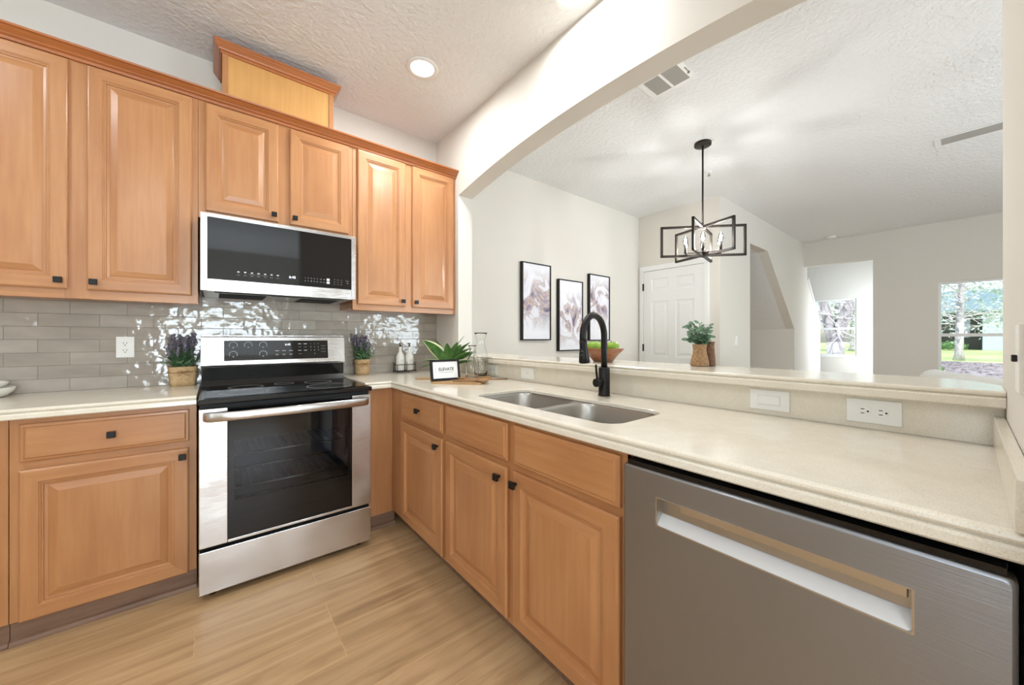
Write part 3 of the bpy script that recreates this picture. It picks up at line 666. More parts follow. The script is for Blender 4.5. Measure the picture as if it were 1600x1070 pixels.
# ------------------------------------------------------------------ sink and faucet
t = thing('kitchen_sink', 'undermount stainless double-bowl sink set into the long countertop', 'sink', (1.127, 1.09, .70))
bowls = [(SX0+.001, SX1-.001, 1.106, SY1-.001), (SX0+.001, SX1-.001, SY0+.001, 1.084)]
b = MB(); out = [b.v((x, y, .912)) for x, y in rrect(SX0-.02, SX1+.02, SY0-.02, SY1+.02, .085, 8)]
loops = [out]
for x0, x1, y0, y1 in bowls: loops.append([b.v((x, y, .912)) for x, y in rrect(x0, x1, y0, y1, .075, 8)])
es = []
for L in loops:
    for i in range(len(L)): es.append(b.bm.edges.new((L[i], L[(i+1) % len(L)])))
bmesh.ops.triangle_fill(b.bm, use_beauty=True, use_dissolve=False, edges=es)
b.build('sink_rim', 'steel_sink', t)
for x0, x1, y0, y1 in bowls:
    b = MB(); R = []
    for ins, z, r in ((0, .912, .075), (.004, .902, .075), (.008, .75, .075), (.014, .725, .075), (.028, .708, .07), (.05, .702, .06)):
        R.append([(x, y, z) for x, y in rrect(x0+ins, x1-ins, y0+ins, y1-ins, r, 8)])
    b.loft(R, True, False, True, True); o = b.build('sink_bowl', 'steel_sink', t)
    b = MB(); cx, cy = (x0+x1)/2+.04, (y0+y1)/2; b.lathe([(.0, .7045), (.03, .7045), (.044, .7065), (.046, .7035)], (cx, cy, 0)); b.build('drain', 'chrome', o)
fx, fy = 1.436, 1.08
t = thing('kitchen_faucet', 'matte black gooseneck pull-down faucet behind the double sink', 'faucet', (fx, fy, .928))
b = MB(); b.lathe([(.0, .9285), (.0285, .9285), (.0285, .934), (.0262, .936), (.0262, 1.058), (.024, 1.062), (.0165, 1.064), (0, 1.064)], (fx, fy, 0)); b.build('faucet_body', 'black_metal', t)
b = MB(); pts = [(fx, fy, 1.06), (fx, fy, 1.13)]; r = .098; zc = 1.206
dx, dy = -.985, -.17
for i in range(23):
    a = PI*1.06*i/22; q = r*(1-math.cos(a)); pts.append((fx+dx*q, fy+dy*q, zc+r*math.sin(a)))
b.tube(pts, .0148, 16); b.build('spout_neck', 'black_metal', t)
e = Vector(pts[-1]); d = (e-Vector(pts[-2])).normalized()
b = MB(); b.tube([e-d*.006, e+d*.012, e+d*.03, e+d*.07, e+d*.092, e+d*.096], [.0162, .0168, .0168, .0225, .0238, .021], 20); o = b.build('spray_head', 'black_metal', t)
b = MB(); q = e+d*.045+Vector((dx, dy, 0))*.0175; b.sphere(q, .006, (1, 1, 2.2), 8); b.sphere(q+d*.018+Vector((dx, dy, 0))*.002, .006, (1, 1, 1.6), 8); b.build('spray_button', 'black_enamel', o)
hd = Vector((-.95, .12, 0)).normalized(); hp = Vector((fx, fy, .992))
b = MB(); b.cyl(hp+hd*.02, hp+hd*.056, .0195, n=24); b.build('handle_hub', 'black_metal', t)
b = MB(); b.tube([hp+hd*.044+Vector((0, 0, .01)), hp+hd*.05+Vector((0, 0, .05)), hp+hd*.054+Vector((0, 0, .085))], [.0055, .0052, .005], 10); b.build('handle_lever', 'black_metal', t)

# ------------------------------------------------------------------ range
rx0, rx1 = -.0555, .7050
t = thing('electric_range', 'freestanding stainless electric range with black glass cooktop', 'range', (.325, 2.45, 0))
b = MB()
b.box(rx0+.002, rx0+.02, 2.206, 2.78, .03, .895); b.box(rx1-.02, rx1-.002, 2.206, 2.78, .03, .895); b.box(rx0+.002, rx1-.002, 2.765, 2.78, .03, .935)
b.box(rx0+.02, rx1-.02, 2.206, 2.765, .03, .05); b.box(rx0+.02, rx1-.02, 2.206, 2.765, .875, .895)
b.box(rx0+.02, rx1-.02, 2.206, 2.22, .222, .30); b.box(rx0+.02, rx1-.02, 2.206, 2.22, .80, .875)
b.build('oven_body', 'black_matte', t)
for x in (rx0+.05, rx1-.05):
    b = MB(); b.cyl((x, 2.24, .0), (x, 2.24, .03), .016, n=12); b.build('foot', 'black_matte', t)
b = MB(); b.box(.05, .60, 2.60, 2.61, .30, .80); b.box(.05, .06, 2.221, 2.60, .30, .80); b.box(.59, .60, 2.221, 2.60, .30, .80); b.box(.05, .60, 2.221, 2.61, .30, .31); b.box(.05, .60, 2.221, 2.61, .79, .80)
cav = b.build('oven_cavity', 'oven_inside', t)
for z in (.47, .63):
    b = MB()
    for i in range(2): b.tube([(.065, 2.24+.33*i, z), (.585, 2.24+.33*i, z)], .0055, 8)
    for i in range(16): b.tube([(.075+.5*i/15, 2.24, z), (.075+.5*i/15, 2.57, z)], .0022, 6)
    b.build('oven_rack', 'rack_steel', cav)
dy0 = 2.170
b = MB(); b.box(rx0, .049, dy0, 2.205, .246, .877, .003); b.box(.601, rx1, dy0, 2.205, .246, .877, .003); b.box(.049, .601, dy0, 2.205, .246, .259, .002)
dr = b.build('oven_door', 'steel_x', t)
b = MB()
b.box(.0495, .072, dy0+.002, 2.204, .2595, .872); b.box(.578, .6005, dy0+.002, 2.204, .2595, .872); b.box(.072, .578, dy0+.002, 2.204, .2595, .436); b.box(.072, .578, dy0+.002, 2.204, .716, .872)
b.build('door_glass', 'black_glass', dr)
b = MB(); b.box(.072, .578, dy0+.003, dy0+.007, .436, .716); b.build('oven_window', 'oven_glass', dr)
b = MB(); prof = [(-.042, .001, .018), (-.036, -.018, .020), (-.022, -.036, .021), (0, -.044, .0215), (.10, -.052, .0215), (.325, -.056, .0215), (.55, -.052, .0215), (.65, -.044, .0215), (.672, -.036, .021), (.686, -.018, .020), (.692, .001, .018)]
R = []
for x, dyy, hh in prof:
    R.append([(x, dy0+dyy+.007*math.sin(a), .843+hh*math.cos(a)) for a in (2*PI*k/14 for k in range(14))])
b.loft(R, True, True, True, True); b.build('door_handle', 'steel_x', dr)
b = MB(); b.box(rx0, rx1, dy0+.001, 2.204, .034, .228, .003); b.build('storage_drawer', 'steel_x', t)
b = MB(); b.box(rx0+.004, rx1-.004, 2.20, 2.206, .228, .246); b.build('gap_strip', 'dark_gap', t)  # dark strip closing the slot between oven door and drawer
b = MB(); b.box(rx0-.003, rx1+.003, 2.158, 2.725, .897, .922, .005); b.box(rx0+.006, rx1-.006, 2.205, 2.745, .922, .9235)
ck = b.build('cooktop', 'black_enamel', t)
b = MB(); b.box(rx0+.02, rx1-.02, 2.19, 2.70, .9236, .9252, .0006); cg = b.build('cooktop_glass', 'black_glass', ck)
for x, y, r in ((.12, 2.32, .10), (.52, 2.33, .115), (.14, 2.56, .08), (.51, 2.58, .075), (.33, 2.61, .05)):
    b = MB(); b.lathe([(r-.0015, .9253), (r-.0015, .9257), (r+.0015, .9257), (r+.0015, .9253)], (x, y, 0), 40); b.build('burner_ring', 'slot_grey', cg)
# backguard: black riser below, stainless console above
b = MB(); b.prism([(2.726, .923), (2.742, .955), (2.735, 1.03), (2.78, 1.03), (2.78, .923)], lambda p, q, t_: (t_, p, q), rx0-.002, rx1-.004); b.build('backguard_riser', 'black_enamel', t)
b = MB(); b.prism([(2.698, 1.036), (2.694, 1.045), (2.694+.16*.15, 1.205), (2.724, 1.212), (2.78, 1.212), (2.78, 1.036)], lambda p, q, t_: (t_, p, q), rx0-.004, rx1-.006); b.box(rx0, rx1-.01, 2.722, 2.78, 1.2123, 1.2155)
cp = b.build('control_console', 'steel_x', t)
ty = lambda z: 2.694+(z-1.045)*.15
b = MB(); b.prism([(ty(1.068)-.0015, 1.068), (ty(1.186)-.0015, 1.186), (ty(1.186)+.002, 1.186), (ty(1.068)+.002, 1.068)], lambda p, q, t_: (t_, p, q), .043, .594); sc_ = b.build('touch_panel', 'black_glass', cp)
RX = (PI/2-.15, 0, 0)
def mk(x, z, ww, hh, m='mark_white', name='panel_mark'):
    b = MB(); y = ty(z)-.0018; b.box(x-ww/2, x+ww/2, y-.0004, y, z-hh/2, z+hh/2); return b.build(name, m, sc_)
for x, z in ((.086, 1.158), (.158, 1.158), (.232, 1.158), (.086, 1.104), (.232, 1.104)):
    b = MB(); y = ty(z)-.0019; rr = .019
    b.tube([(x+rr*math.cos(a), y, z+rr*math.sin(a)) for a in (-.6+(PI+1.2)*k/16 for k in range(17))], .0011, 6); b.build('burner_dial_mark', 'mark_white', sc_)
    mk(x, z-.013, .006, .004, 'mark_white')
text('6:45', .018, (.362, ty(1.160)-.002, 1.160), RX, 'display_lit', sc_, 'clock_digits')
for i in range(3):
    mk(.304+i*.037, 1.122, .020, .003, 'mark_white'); mk(.304+i*.037, 1.098, .016, .012, 'mark_dim')
for x in (.428, .460): mk(x, 1.164, .018, .004, 'mark_white'); mk(x, 1.144, .016, .003, 'mark_dim'); mk(x, 1.122, .018, .003, 'mark_white')
mk(.430, 1.100, .018, .003, 'mark_dim')
for i in range(3):
    for j in range(3): text(str(1+i+3*j), .009, (.492+i*.022, ty(1.164-.021*j)-.002, 1.164-.021*j), RX, 'mark_white', sc_, 'key_digit')
text('0', .009, (.514, ty(1.1)-.002, 1.1), RX, 'mark_white', sc_, 'key_digit')
mk(.566, 1.150, .028, .003, 'mark_dim'); mk(.566, 1.132, .028, .003, 'mark_dim'); mk(.566, 1.112, .028, .003, 'mark_dim')
text('LG', .020, (-.012, ty(1.078)-.0012, 1.078), RX, 'logo_grey', cp, 'brand_mark')

# ------------------------------------------------------------------ microwave
mx0, mx1 = -.0565, .7035
t = thing('microwave_oven', 'stainless over-the-range microwave with black glass front', 'microwave', (.32, 2.7, 1.447))
b = MB(); b.box(mx0+.002, mx1-.002, 2.478, 2.924, 1.452, 1.848); body = b.build('housing', 'black_matte', t)
b = MB(); dz = [mx0, -.028, .677, mx1]
b.box(mx0, -.028, 2.46, 2.4775, 1.446, 1.848, .002); b.box(.677, mx1, 2.46, 2.4775, 1.446, 1.848, .002); b.box(-.0282, .6772, 2.4602, 2.4772, 1.446, 1.507); b.box(-.0282, .6772, 2.4602, 2.4772, 1.829, 1.848)
md = b.build('door', 'steel_x', t)
b = MB(); b.box(-.0278, .6768, 2.4612, 2.477, 1.5072, 1.8288); mg = b.build('door_glass', 'black_glass', md)
MR = (PI/2, 0, 0)
def mm(x, z, ww, hh, m='mark_white'):
    b = MB(); b.box(x-ww/2, x+ww/2, 2.4606, 2.4612, z-hh/2, z+hh/2); return b.build('panel_mark', m, mg)
for i in range(7):
    mm(.100+i*.030, 1.556, .010, .006, 'mark_white'); mm(.100+i*.030, 1.540, .013, .003, 'mark_dim')
mm(.19, 1.548, .09, .0012, 'mark_dim')
text('6:45', .020, (.352, 2.4608, 1.553), MR, 'display_lit', mg, 'clock_digits')
for i in range(5):
    for j in range(2): text('1234567890'[i+5*j], .009, (.418+i*.016, 2.4608, 1.557-.017*j), MR, 'mark_white', mg, 'key_digit')
for j in range(2): mm(.502, 1.557-.017*j, .012, .004, 'mark_dim'); mm(.520, 1.557-.017*j, .010, .004, 'mark_dim'); mm(.542, 1.558-.018*j, .017, .015, 'mark_white')
for i in range(3):
    for j in range(3): mm(.578+i*.020, 1.562-.014*j, .008, .0025, 'mark_dim')
mm(.652, 1.560, .018, .003, 'mark_dim'); mm(.654, 1.546, .008, .006, 'mark_dim')
text('LG', .018, (.352, 2.4599, 1.475), MR, 'logo_grey', md, 'brand_mark')
b = MB(); b.box(mx0+.01, mx1-.01, 2.49, 2.91, 1.447, 1.4518); ub = b.build('underside_plate', 'steel_sink', t)
for x0, x1 in ((.02, .24), (.42, .64)):
    b = MB()
    for i in range(14): b.box(x0, x1, 2.60+i*.02, 2.612+i*.02, 1.4445, 1.4468)
    b.build('grease_filter', 'black_matte', ub)
b = MB(); b.box(.26, .40, 2.52, 2.57, 1.4445, 1.4468); b.build('hob_lamp', 'mark_dim', ub)
b = MB(); b.box(.0, .64, 2.50, 2.512, 1.443, 1.4468); b.build('vent_lip', 'black_matte', ub)

# ------------------------------------------------------------------ dishwasher
t = thing('dishwasher', 'stainless dishwasher with pocket handle under the peninsula counter', 'dishwasher', (1.17, .27, 0))
wx, wy0, wy1, wz0, wz1 = .864, -.046, .587, .105, .863
b = MB(); b.box(.897, 1.50, wy0+.008, wy1-.008, .02, .872); b.build('tub_housing', 'black_matte', t)
hy0, hy1, hz0, hz1 = .055, .489, .731, .799
b = MB(); TH = .030
to3 = lambda u, v, d: (wx+d, u, v)
O = [[b.v(to3(u, v, d)) for u, v in rrect(wy0+i, wy1-i, wz0+i, wz1-i, .008, 3)] for i, d in ((0, TH), (0, .006), (.0018, .0018), (.006, 0))]
n = len(O[0])
for A, B in zip(O, O[1:]):
    for i in range(n):
        f = b.face([A[i], A[(i+1) % n], B[(i+1) % n], B[i]]); f.smooth = True
I = [b.v(to3(u, v, 0)) for u, v in rrect(hy0, hy1, hz0, hz1, .006, 3)]
es = []
for L in (O[-1], I):
    for i in range(len(L)): es.append(b.bm.edges.get((L[i], L[(i+1) % len(L)])) or b.bm.edges.new((L[i], L[(i+1) % len(L)])))
bmesh.ops.triangle_fill(b.bm, use_beauty=True, use_dissolve=False, edges=es)
panel = b.build('door_panel', 'steel_y', t)
b = MB(); b.prism([(wx+.0005, hz0-.001), (wx+.0005, hz0+.0005), (wx+.027, hz0+.022), (wx+.0295, hz0+.022), (wx+.0295, hz0-.001)], lambda p, q, t_: (p, t_, q), hy0, hy1); b.build('pocket_ramp', 'lit_ramp_steel', panel)  # ramp coloured paler than the pocket back, as if lit from above
b = MB(); b.box(wx+.028, wx+.0295, hy0, hy1, hz0+.0221, hz1)
b.box(wx+.0005, wx+.029, hy0-.0015, hy0, hz0, hz1); b.box(wx+.0005, wx+.029, hy1, hy1+.0015, hz0, hz1); b.box(wx+.0005, wx+.029, hy0, hy1, hz1, hz1+.0015)
b.build('handle_pocket', 'steel_sink', panel)
b = MB(); b.box(wx+.006, wx+.016, hy0+.004, hy1-.055, hz1-.019, hz1-.001, .002); b.build('pocket_grip', 'chrome', panel)
fr = MB()
for u0, u1, v0, v1 in ((hy0-.003, hy1+.003, hz0-.0025, hz0), (hy0-.003, hy1+.003, hz1, hz1+.0025), (hy0-.003, hy0, hz0, hz1), (hy1, hy1+.003, hz0, hz1)): fr.box(wx-.0012, wx+.002, u0, u1, v0, v1)
fr.build('pocket_trim', 'chrome', panel)
b = MB(); b.box(.872, .90, wy0+.01, wy1-.01, .8635, .8735); b.build('control_strip', 'black_enamel', t)
b = MB(); b.box(.955, .97, wy0, wy1, 0, .10); b.build('toe_panel', 'black_matte', t)

# ------------------------------------------------------------------ outlets and switches
def plate(name, label, cat, c, along, up, nrm, kind, W=.114, Ht=.07):
    """c: centre on the wall; along/up/nrm: unit axes of the plate"""
    A, U, N = Vector(along), Vector(up), Vector(nrm); c = Vector(c)
    t = thing(name, label, cat, c)
    def bx(b, a0, a1, u0, u1, n0, n1):
        ps = [c+A*a+U*u+N*n for a in (a0, a1) for u in (u0, u1) for n in (n0, n1)]
        b.box(min(p.x for p in ps), max(p.x for p in ps), min(p.y for p in ps), max(p.y for p in ps), min(p.z for p in ps), max(p.z for p in ps), .0012)
    b = MB(); bx(b, -W/2, W/2, -Ht/2, Ht/2, .0003, .006); b.build('cover_plate', 'white_plastic', t)
    if kind == 'duplex':
        for s in (-1, 1):
            b = MB(); ctr = c+A*s*.0195+N*.006
            rg = [ctr+(A*.0165*math.copysign(min(abs(math.cos(q)), .80), math.cos(q))/.80*.84+U*.0165*math.sin(q)) for q in (2*PI*k/24 for k in range(24))]
            b.loft([rg, [p+N*.0022 for p in rg]], True, True, True); f = b.build('socket_face', 'white_plastic', t)
            for u in (-.0062, .0062):
                b = MB(); ps = ctr+A*(-.003)+U*u+N*.0022; q = [ps+A*a+U*v+N*n for a in (-.0042, .0042) for v in (-.0011, .0011) for n in (0, .0005)]
                b.box(min(p.x for p in q), max(p.x for p in q), min(p.y for p in q), max(p.y for p in q), min(p.z for p in q), max(p.z for p in q)); b.build('slot', 'slot_dark', f)
            b = MB(); b.cyl(ctr+A*.0085+N*.0022, ctr+A*.0085+N*.0027, .0026, n=12); b.build('ground_hole', 'slot_dark', f)
    elif kind == 'rocker':
        b = MB(); bx(b, -.034, .034, -.0175, .0175, .006, .0075); f = b.build('rocker_frame', 'white_plastic', t)
        b = MB(); bx(b, -.0315, .0315, -.015, .015, .0075, .0105); b.build('rocker', 'white_plastic', f)
    elif kind == 'toggle':
        b = MB(); bx(b, -.012, .012, -.0055, .0055, .006, .0075); f = b.build('toggle_slot', 'white_plastic', t)
        b = MB(); bx(b, -.002, .006, -.004, .004, .0075, .016); b.build('toggle', 'white_plastic', f)
    elif kind == 'darktoggle':
        b = MB(); bx(b, -.009, .009, -.006, .006, .006, .012); b.build('toggle', 'slot_dark', t)
    return t
plate('wall_outlet', 'white duplex outlet on the grey tile left of the range', 'outlet', (-.382, YB-.009, 1.151), (0, 0, -1), (1, 0, 0), (0, -1, 0), 'duplex')
NX = (-1, 0, 0); SXP = 1.528
plate('wall_outlet', 'small white outlet under the ledge, partly behind the tall glass carafe', 'outlet', (SXP, 2.10, .979), (0, -1, 0), (0, 0, 1), NX, 'duplex', .107)
plate('light_switch', 'white toggle switch plate under the ledge, between carafes and sink', 'switch', (SXP, 1.730, .981), (0, -1, 0), (0, 0, 1), NX, 'toggle', .122)
plate('light_switch', 'white rocker switch plate under the ledge, right of the faucet', 'switch', (SXP, .4385, .981), (0, -1, 0), (0, 0, 1), NX, 'rocker', .119)
plate('wall_outlet', 'white horizontal duplex outlet under the ledge above the dishwasher', 'outlet', (SXP, .1745, .981), (0, -1, 0), (0, 0, 1), NX, 'duplex', .119)
plate('light_switch', 'white switch plate at the right edge of the view', 'switch', (1.09, YR, 1.165), (1, 0, 0), (0, 0, 1), (0, 1, 0), 'darktoggle', .075, .118)
plate('light_switch', 'white rocker switch on the wall beside the stair niche', 'switch', (5.175, 1.85, 1.17), (0, 0, 1), (1, 0, 0), (0, -1, 0), 'rocker')

# ------------------------------------------------------------------ things on the counters
ZC = .928
def sprig(b, base, tip, n, ln, wd, rng):
    """narrow leaves up a stalk"""
    base, tip = Vector(base), Vector(tip); d = tip-base
    for i in range(n):
        p = base+d*(i+.5)/n*1.0; a = rng.uniform(0, 2*PI); o = Vector((math.cos(a), math.sin(a), rng.uniform(.4, 1.4))).normalized()*ln*rng.uniform(.7, 1.2)
        s = d.cross(o).normalized()*wd
        b.face([b.v(p-s*.4), b.v(p+o*.5-s), b.v(p+o), b.v(p+o*.5+s), b.v(p+s*.4)])
def lavender(loc, label, seed, pw, ph, rz, square):
    rng = random.Random(seed)
    t = thing('lavender_pot', label, 'potted plant', loc, rz, 'potted lavender on the counters')
    b = MB()
    sec = lambda k, z: [(x, y, z) for x, y in (rrect(-k, k, -k, k, k*.35, 4) if square else rrect(-k, k, -k, k, k*.95, 6))]
    q = pw/2
    b.loft([sec(q*.84, 0), sec(q*.9, .02), sec(q*.96, ph*.7), sec(q, ph-.004), sec(q*1.01, ph), sec(q*.93, ph), sec(q*.9, ph-.012)], True, True, True, True)
    pot = b.build('burlap_pot', 'burlap', t, True)
    b = MB(); zt = ph*.72; k = q*1.0
    b.tube([(x, y, zt+.003*math.sin(i*1.3)) for i, (x, y) in enumerate(rrect(-k, k, -k, k, k*.4, 4)+[rrect(-k, k, -k, k, k*.4, 4)[0]])], .0022, 6)
    for s in (-1, 1):
        b.tube([(0, -k-.003, zt), (s*.014, -k-.007, zt+.010), (s*.028, -k-.007, zt+.004), (s*.018, -k-.006, zt-.004), (0, -k-.004, zt)], .0018, 6)
        b.tube([(0, -k-.004, zt), (s*.010, -k-.006, zt-.012), (s*.024, -k-.005, zt-.022)], .0016, 6)
    b.build('twine_bow', 'twine', pot, True)
    bl, bs = MB(), MB()
    for i in range(46):
        a = rng.uniform(0, 2*PI); r0 = rng.uniform(0, q*.75); r1 = r0+rng.uniform(.0, .045); h = rng.uniform(.09, .19)
        p0 = Vector((r0*math.cos(a), r0*math.sin(a), ph-.014)); p1 = Vector((r1*math.cos(a), r1*math.sin(a), ph+h))
        bs.tube([p0, (p0+p1)/2+Vector((0, 0, .01)), p1], .0011, 5)
        sprig(bl, p0, p0+(p1-p0)*.62, 9, .042, .0036, rng)
        if h > .11:
            d = (p1-p0).normalized(); bf = MB()
            for k2 in range(13):
                c = p1-d*.058*(k2/12)+Vector((rng.uniform(-1, 1), rng.uniform(-1, 1), rng.uniform(-.3, .3)))*.006
                bf.sphere(c, .0046, (1, 1, 1.2), 5)
            bf.build('flower_spike', 'lav_flower', t, True)
    for i in range(26):
        a = rng.uniform(0, 2*PI); p0 = Vector((0, 0, ph-.01)); p1 = Vector((math.cos(a)*q*1.5, math.sin(a)*q*1.5, ph+rng.uniform(.01, .06)))
        sprig(bl, p0, p1, 5, .036, .0035, rng)
    bs.build('stems', 'lav_leaf', t, True); bl.build('leaves', 'lav_leaf', t, True)
lavender((-.143, 2.850, ZC), 'lavender in a square burlap pot, left of the range', 3, .125, .110, .12, True)
lavender((.862, 2.852, ZC), 'lavender in a gathered round burlap pot, right of the range', 8, .112, .115, 0, False)

# serving dishes at the left edge
def dish(z, r, h, label):
    b = MB(); b.lathe([(0, .002), (r*.6, .0), (r*.78, .003), (r*.96, h*.6), (r, h-.003), (r, h), (r-.004, h), (r-.010, h*.6), (r*.74, .010), (0, .009)], (-.845, 2.808, z), 48)
    return tag(b.build('serving_dish', 'ceramic_white'), label, 'dish', 'stacked white dishes')
dish(ZC, .118, .046, 'lower, wider white serving dish at the left edge of the counter')
dish(ZC+.0375, .098, .032, 'upper, smaller white dish resting in the wider serving dish')

# cruet bottles in a wire caddy
cx, cy = 1.192, 2.845
t = thing('wire_caddy', 'black wire caddy holding two white cruets against the tile', 'caddy', (cx, cy, ZC))
b = MB(); hw, hd_ = .082, .040
def loop(z, hw=hw, hd_=hd_): return [(x, y, z) for x, y in rrect(-hw, hw, -hd_, hd_, .012, 3)]
for z in (.012, .062): L = loop(z); b.tube(L+[L[0]], .0024, 6)
for s in (-.5, 0, .5): b.tube([(s*hw*1.6, -hd_, .012), (s*hw*1.6, hd_, .012)], .002, 6)
b.build('wire_basket', 'black_metal', t, True)
for sx in (-1, 1):
    for sy in (-1, 1):
        b = MB(); b.tube([(sx*hw*.93, sy*hd_*.9, .064), (sx*hw*.93, sy*hd_*.9, .012), (sx*hw*.95, sy*hd_, 0.002)], .0024, 6); b.sphere((sx*hw*.95, sy*hd_, .004), .004, n=8); b.build('leg', 'black_metal', t, True)
    b = MB(); b.tube([(sx*hw, 0, .062), (sx*(hw+.004), 0, .078), (sx*(hw+.012), 0, .082), (sx*(hw+.015), 0, .074)], .0022, 6); b.build('scroll_handle', 'black_metal', t, True)
b = MB(); b.tube([(0, -hd_, .012), (0, -hd_, .075), (0, -hd_-.004, .082)], .0022, 6); b.tube([(0, hd_, .012), (0, hd_, .062)], .0022, 6); b.build('divider', 'black_metal', t, True)
for s, side in ((-1, 'left'), (1, 'right')):
    t = thing('cruet_bottle', 'white ceramic cruet bottle with pour spout, %s one in the wire caddy' % side, 'bottle', (cx+s*.038, cy, ZC+.0146), group='white cruets in the caddy')
    b = MB(); b.lathe([(0, 0), (.030, 0), (.0335, .004), (.0335, .108), (.030, .122), (.018, .142), (.0125, .152), (.0115, .186), (.0125, .190), (0, .190)]); bo = b.build('bottle_body', 'ceramic_white', t, True)
    b = MB(); b.box(-.012, .012, -.0339, -.0331, .082, .0835); b.box(-.008, .008, -.0339, -.0331, .076, .077); b.build('label_print', 'ink_grey', bo, True)
    b = MB(); b.cyl((0, 0, .190), (0, 0, .197), .0105, n=16); b.tube([(0, 0, .196), (0, 0, .206), (-.006, -.003, .214), (-.010, -.005, .219)], [.005, .0045, .004, .0032], 8); b.build('pour_spout', 'black_metal', t, True)
    b = MB(); b.sphere((.004, 0, .212), .008, n=12); b.build('stopper', 'chrome', t, True)

# boards, sign, carafes, plant, wooden spoons
def board(name, m, loc, rz, L, Wd, th, label, handle):
    t = thing(name, label, 'cutting board', loc, rz, 'wooden boards in the corner')
    b = MB(); R = []
    ol = rrect(-L/2, L/2, -Wd/2, Wd/2, .014, 5)
    b.loft([[(x, y, z) for x, y in [(x*(1-e), y*(1-e)) for x, y in ol]] for z, e in ((0, .008), (.002, 0), (th-.002, 0), (th, .008))], True, True, True)
    b.build('board', m, t, True)
    if handle:
        b = MB(); hl = handle
        ol = [(-L/2-hl, -.016), (-L/2-hl-.008, 0), (-L/2-hl, .016), (-L/2-.02, .016), (-L/2+.001, .03), (-L/2+.001, -.03), (-L/2-.02, -.016)]
        b.prism(ol, lambda p, q, z: (p, q, z), .002, th-.002); b.build('handle', m, t, True)
    return t
board('paddle_board', 'board_wood', (1.352, 2.128, ZC), math.radians(-26.7), .28, .105, .013, 'long wooden paddle board under the glass carafes', .21)
mc = Vector((1.184, 1.936)); board('cutting_board', 'board_wood', (1.163, 1.944, ZC), math.radians(-49.8), .31, .165, .012, 'rectangular wooden cutting board under the framed sign', 0)
ZB = ZC+.012
t = thing('tabletop_sign', 'black framed white sign reading ELEVATE on the cutting board', 'sign', (1.104, 2.008, ZB), math.radians(-4))
lean = .16
Mx = Matrix.Rotation(-lean, 4, 'X')
def lb(x0, x1, z0, z1, d0, d1, bev=0):
    q = MB(); q.box(x0, x1, d0, d1, z0, z1, bev); out = MB(); q2 = q.bm
    for v in q2.verts: v.co = Mx @ v.co+Vector((0, 0, .0015))
    out.merge(q2); return out
b = MB(); SW, SH, BW = .096, .128, .0135
for x0, x1, z0, z1 in ((-SW, SW, 0, BW), (-SW, SW, SH-BW, SH), (-SW, -SW+BW, BW, SH-BW), (SW-BW, SW, BW, SH-BW)): b.merge(lb(x0, x1, z0, z1, -.006, .008).bm)
b.build('frame', 'black_metal', t, True)
card = lb(-SW+BW, SW-BW, BW, SH-BW, -.002, .004).build('card', 'paper', t, True)
def sgn(s, size, z, m, x=0):
    p = Mx @ Vector((x, -.0026, z))+Vector((0, 0, .0015)); o = text(s, size, p, (PI/2-lean, 0, 0), m, card, 'lettering', local=True, bold=.0004); return o
sgn('ELEVATE', .0265, .068, 'ink', .006)
lb(-.045, .050, .0490, .0510, -.0026, -.0019).build('fine_print', 'ink_grey', card, True); lb(-.066, -.0645, .052, .084, -.0026, -.0019).build('side_rule', 'ink_grey', card, True)
b = MB(); b.tube([(0, .012, .07), (0, .055, .003)], .003, 6); b.build('easel_leg', 'black_metal', t, True)

def carafe(loc, prof, label):
    t = MB(); o = [(r, z) for r, z in prof]; inner = [(max(r-.0022, .0), z) for r, z in prof[1:]][::-1]
    inner = [(r, max(z, .006)) for r, z in inner]
    t.lathe([(0, 0)]+o+inner+[(0, .006)], loc, 40)
    return tag(t.build('glass_carafe', 'clear_glass'), label, 'carafe', 'clear glass carafes')
carafe((1.318, 2.045, ZC+.0132), [(.036, 0), (.041, .004), (.042, .02), (.041, .085), (.036, .108), (.022, .140), (.0165, .158), (.0175, .185), (.024, .205), (.0285, .212)], 'shorter clear glass carafe beside the sign on the paddle board')
carafe((1.432, 2.112, ZC+.0132), [(.036, 0), (.042, .005), (.048, .05), (.0505, .115), (.046, .15), (.034, .195), (.0285, .225), (.031, .255), (.040, .285), (.0455, .297)], 'taller clear glass carafe on the paddle board by the ledge')

t = thing('hosta_plant', 'leafy green plant with cream edged leaves behind the sign', 'potted plant', (1.30, 2.325, ZC))
b = MB(); b.lathe([(0, 0), (.032, 0), (.036, .004), (.044, .07), (.045, .078), (.041, .078), (.038, .066), (0, .064)]); b.build('pot', 'ceramic_white', t, True)
def blade(L, Wd, az, lift, droop, roll, z0, cream=True):
    b = MB(); n = 12; d = Vector((math.cos(az), math.sin(az), 0)); s = Vector((-d.y, d.x, 0))*math.cos(roll)+(Vector((0, 0, 1))*math.cos(lift)-d*math.sin(lift))*math.sin(roll); rows_ = []
    for i in range(n+1):
        u = i/n; w = Wd*(math.sin(PI*min(1, u*.93+.07))**.8)*(1 if u > .3 else .35+.65*u/.3); w = max(w, .0012)
        p = d*(L*u*math.cos(lift-droop*u))+Vector((0, 0, z0+L*u*math.sin(lift-droop*u*.8)))
        rows_.append([p+s*w*k+Vector((0, 0, abs(k)*w*.35)) for k in (-1, -.74, 0, .74, 1)])
    R = [[b.v(q) for q in r] for r in rows_]
    for A, B in zip(R, R[1:]):
        for k in range(4):
            f = b.face([A[k], A[k+1], B[k+1], B[k]], 1 if (k in (0, 3) and cream) else 0); f.smooth = True
    o = b.build('leaf', ['leaf_green', 'leaf_cream'], t, True); md_ = o.modifiers.new('thickness', 'SOLIDIFY'); md_.thickness = .0008
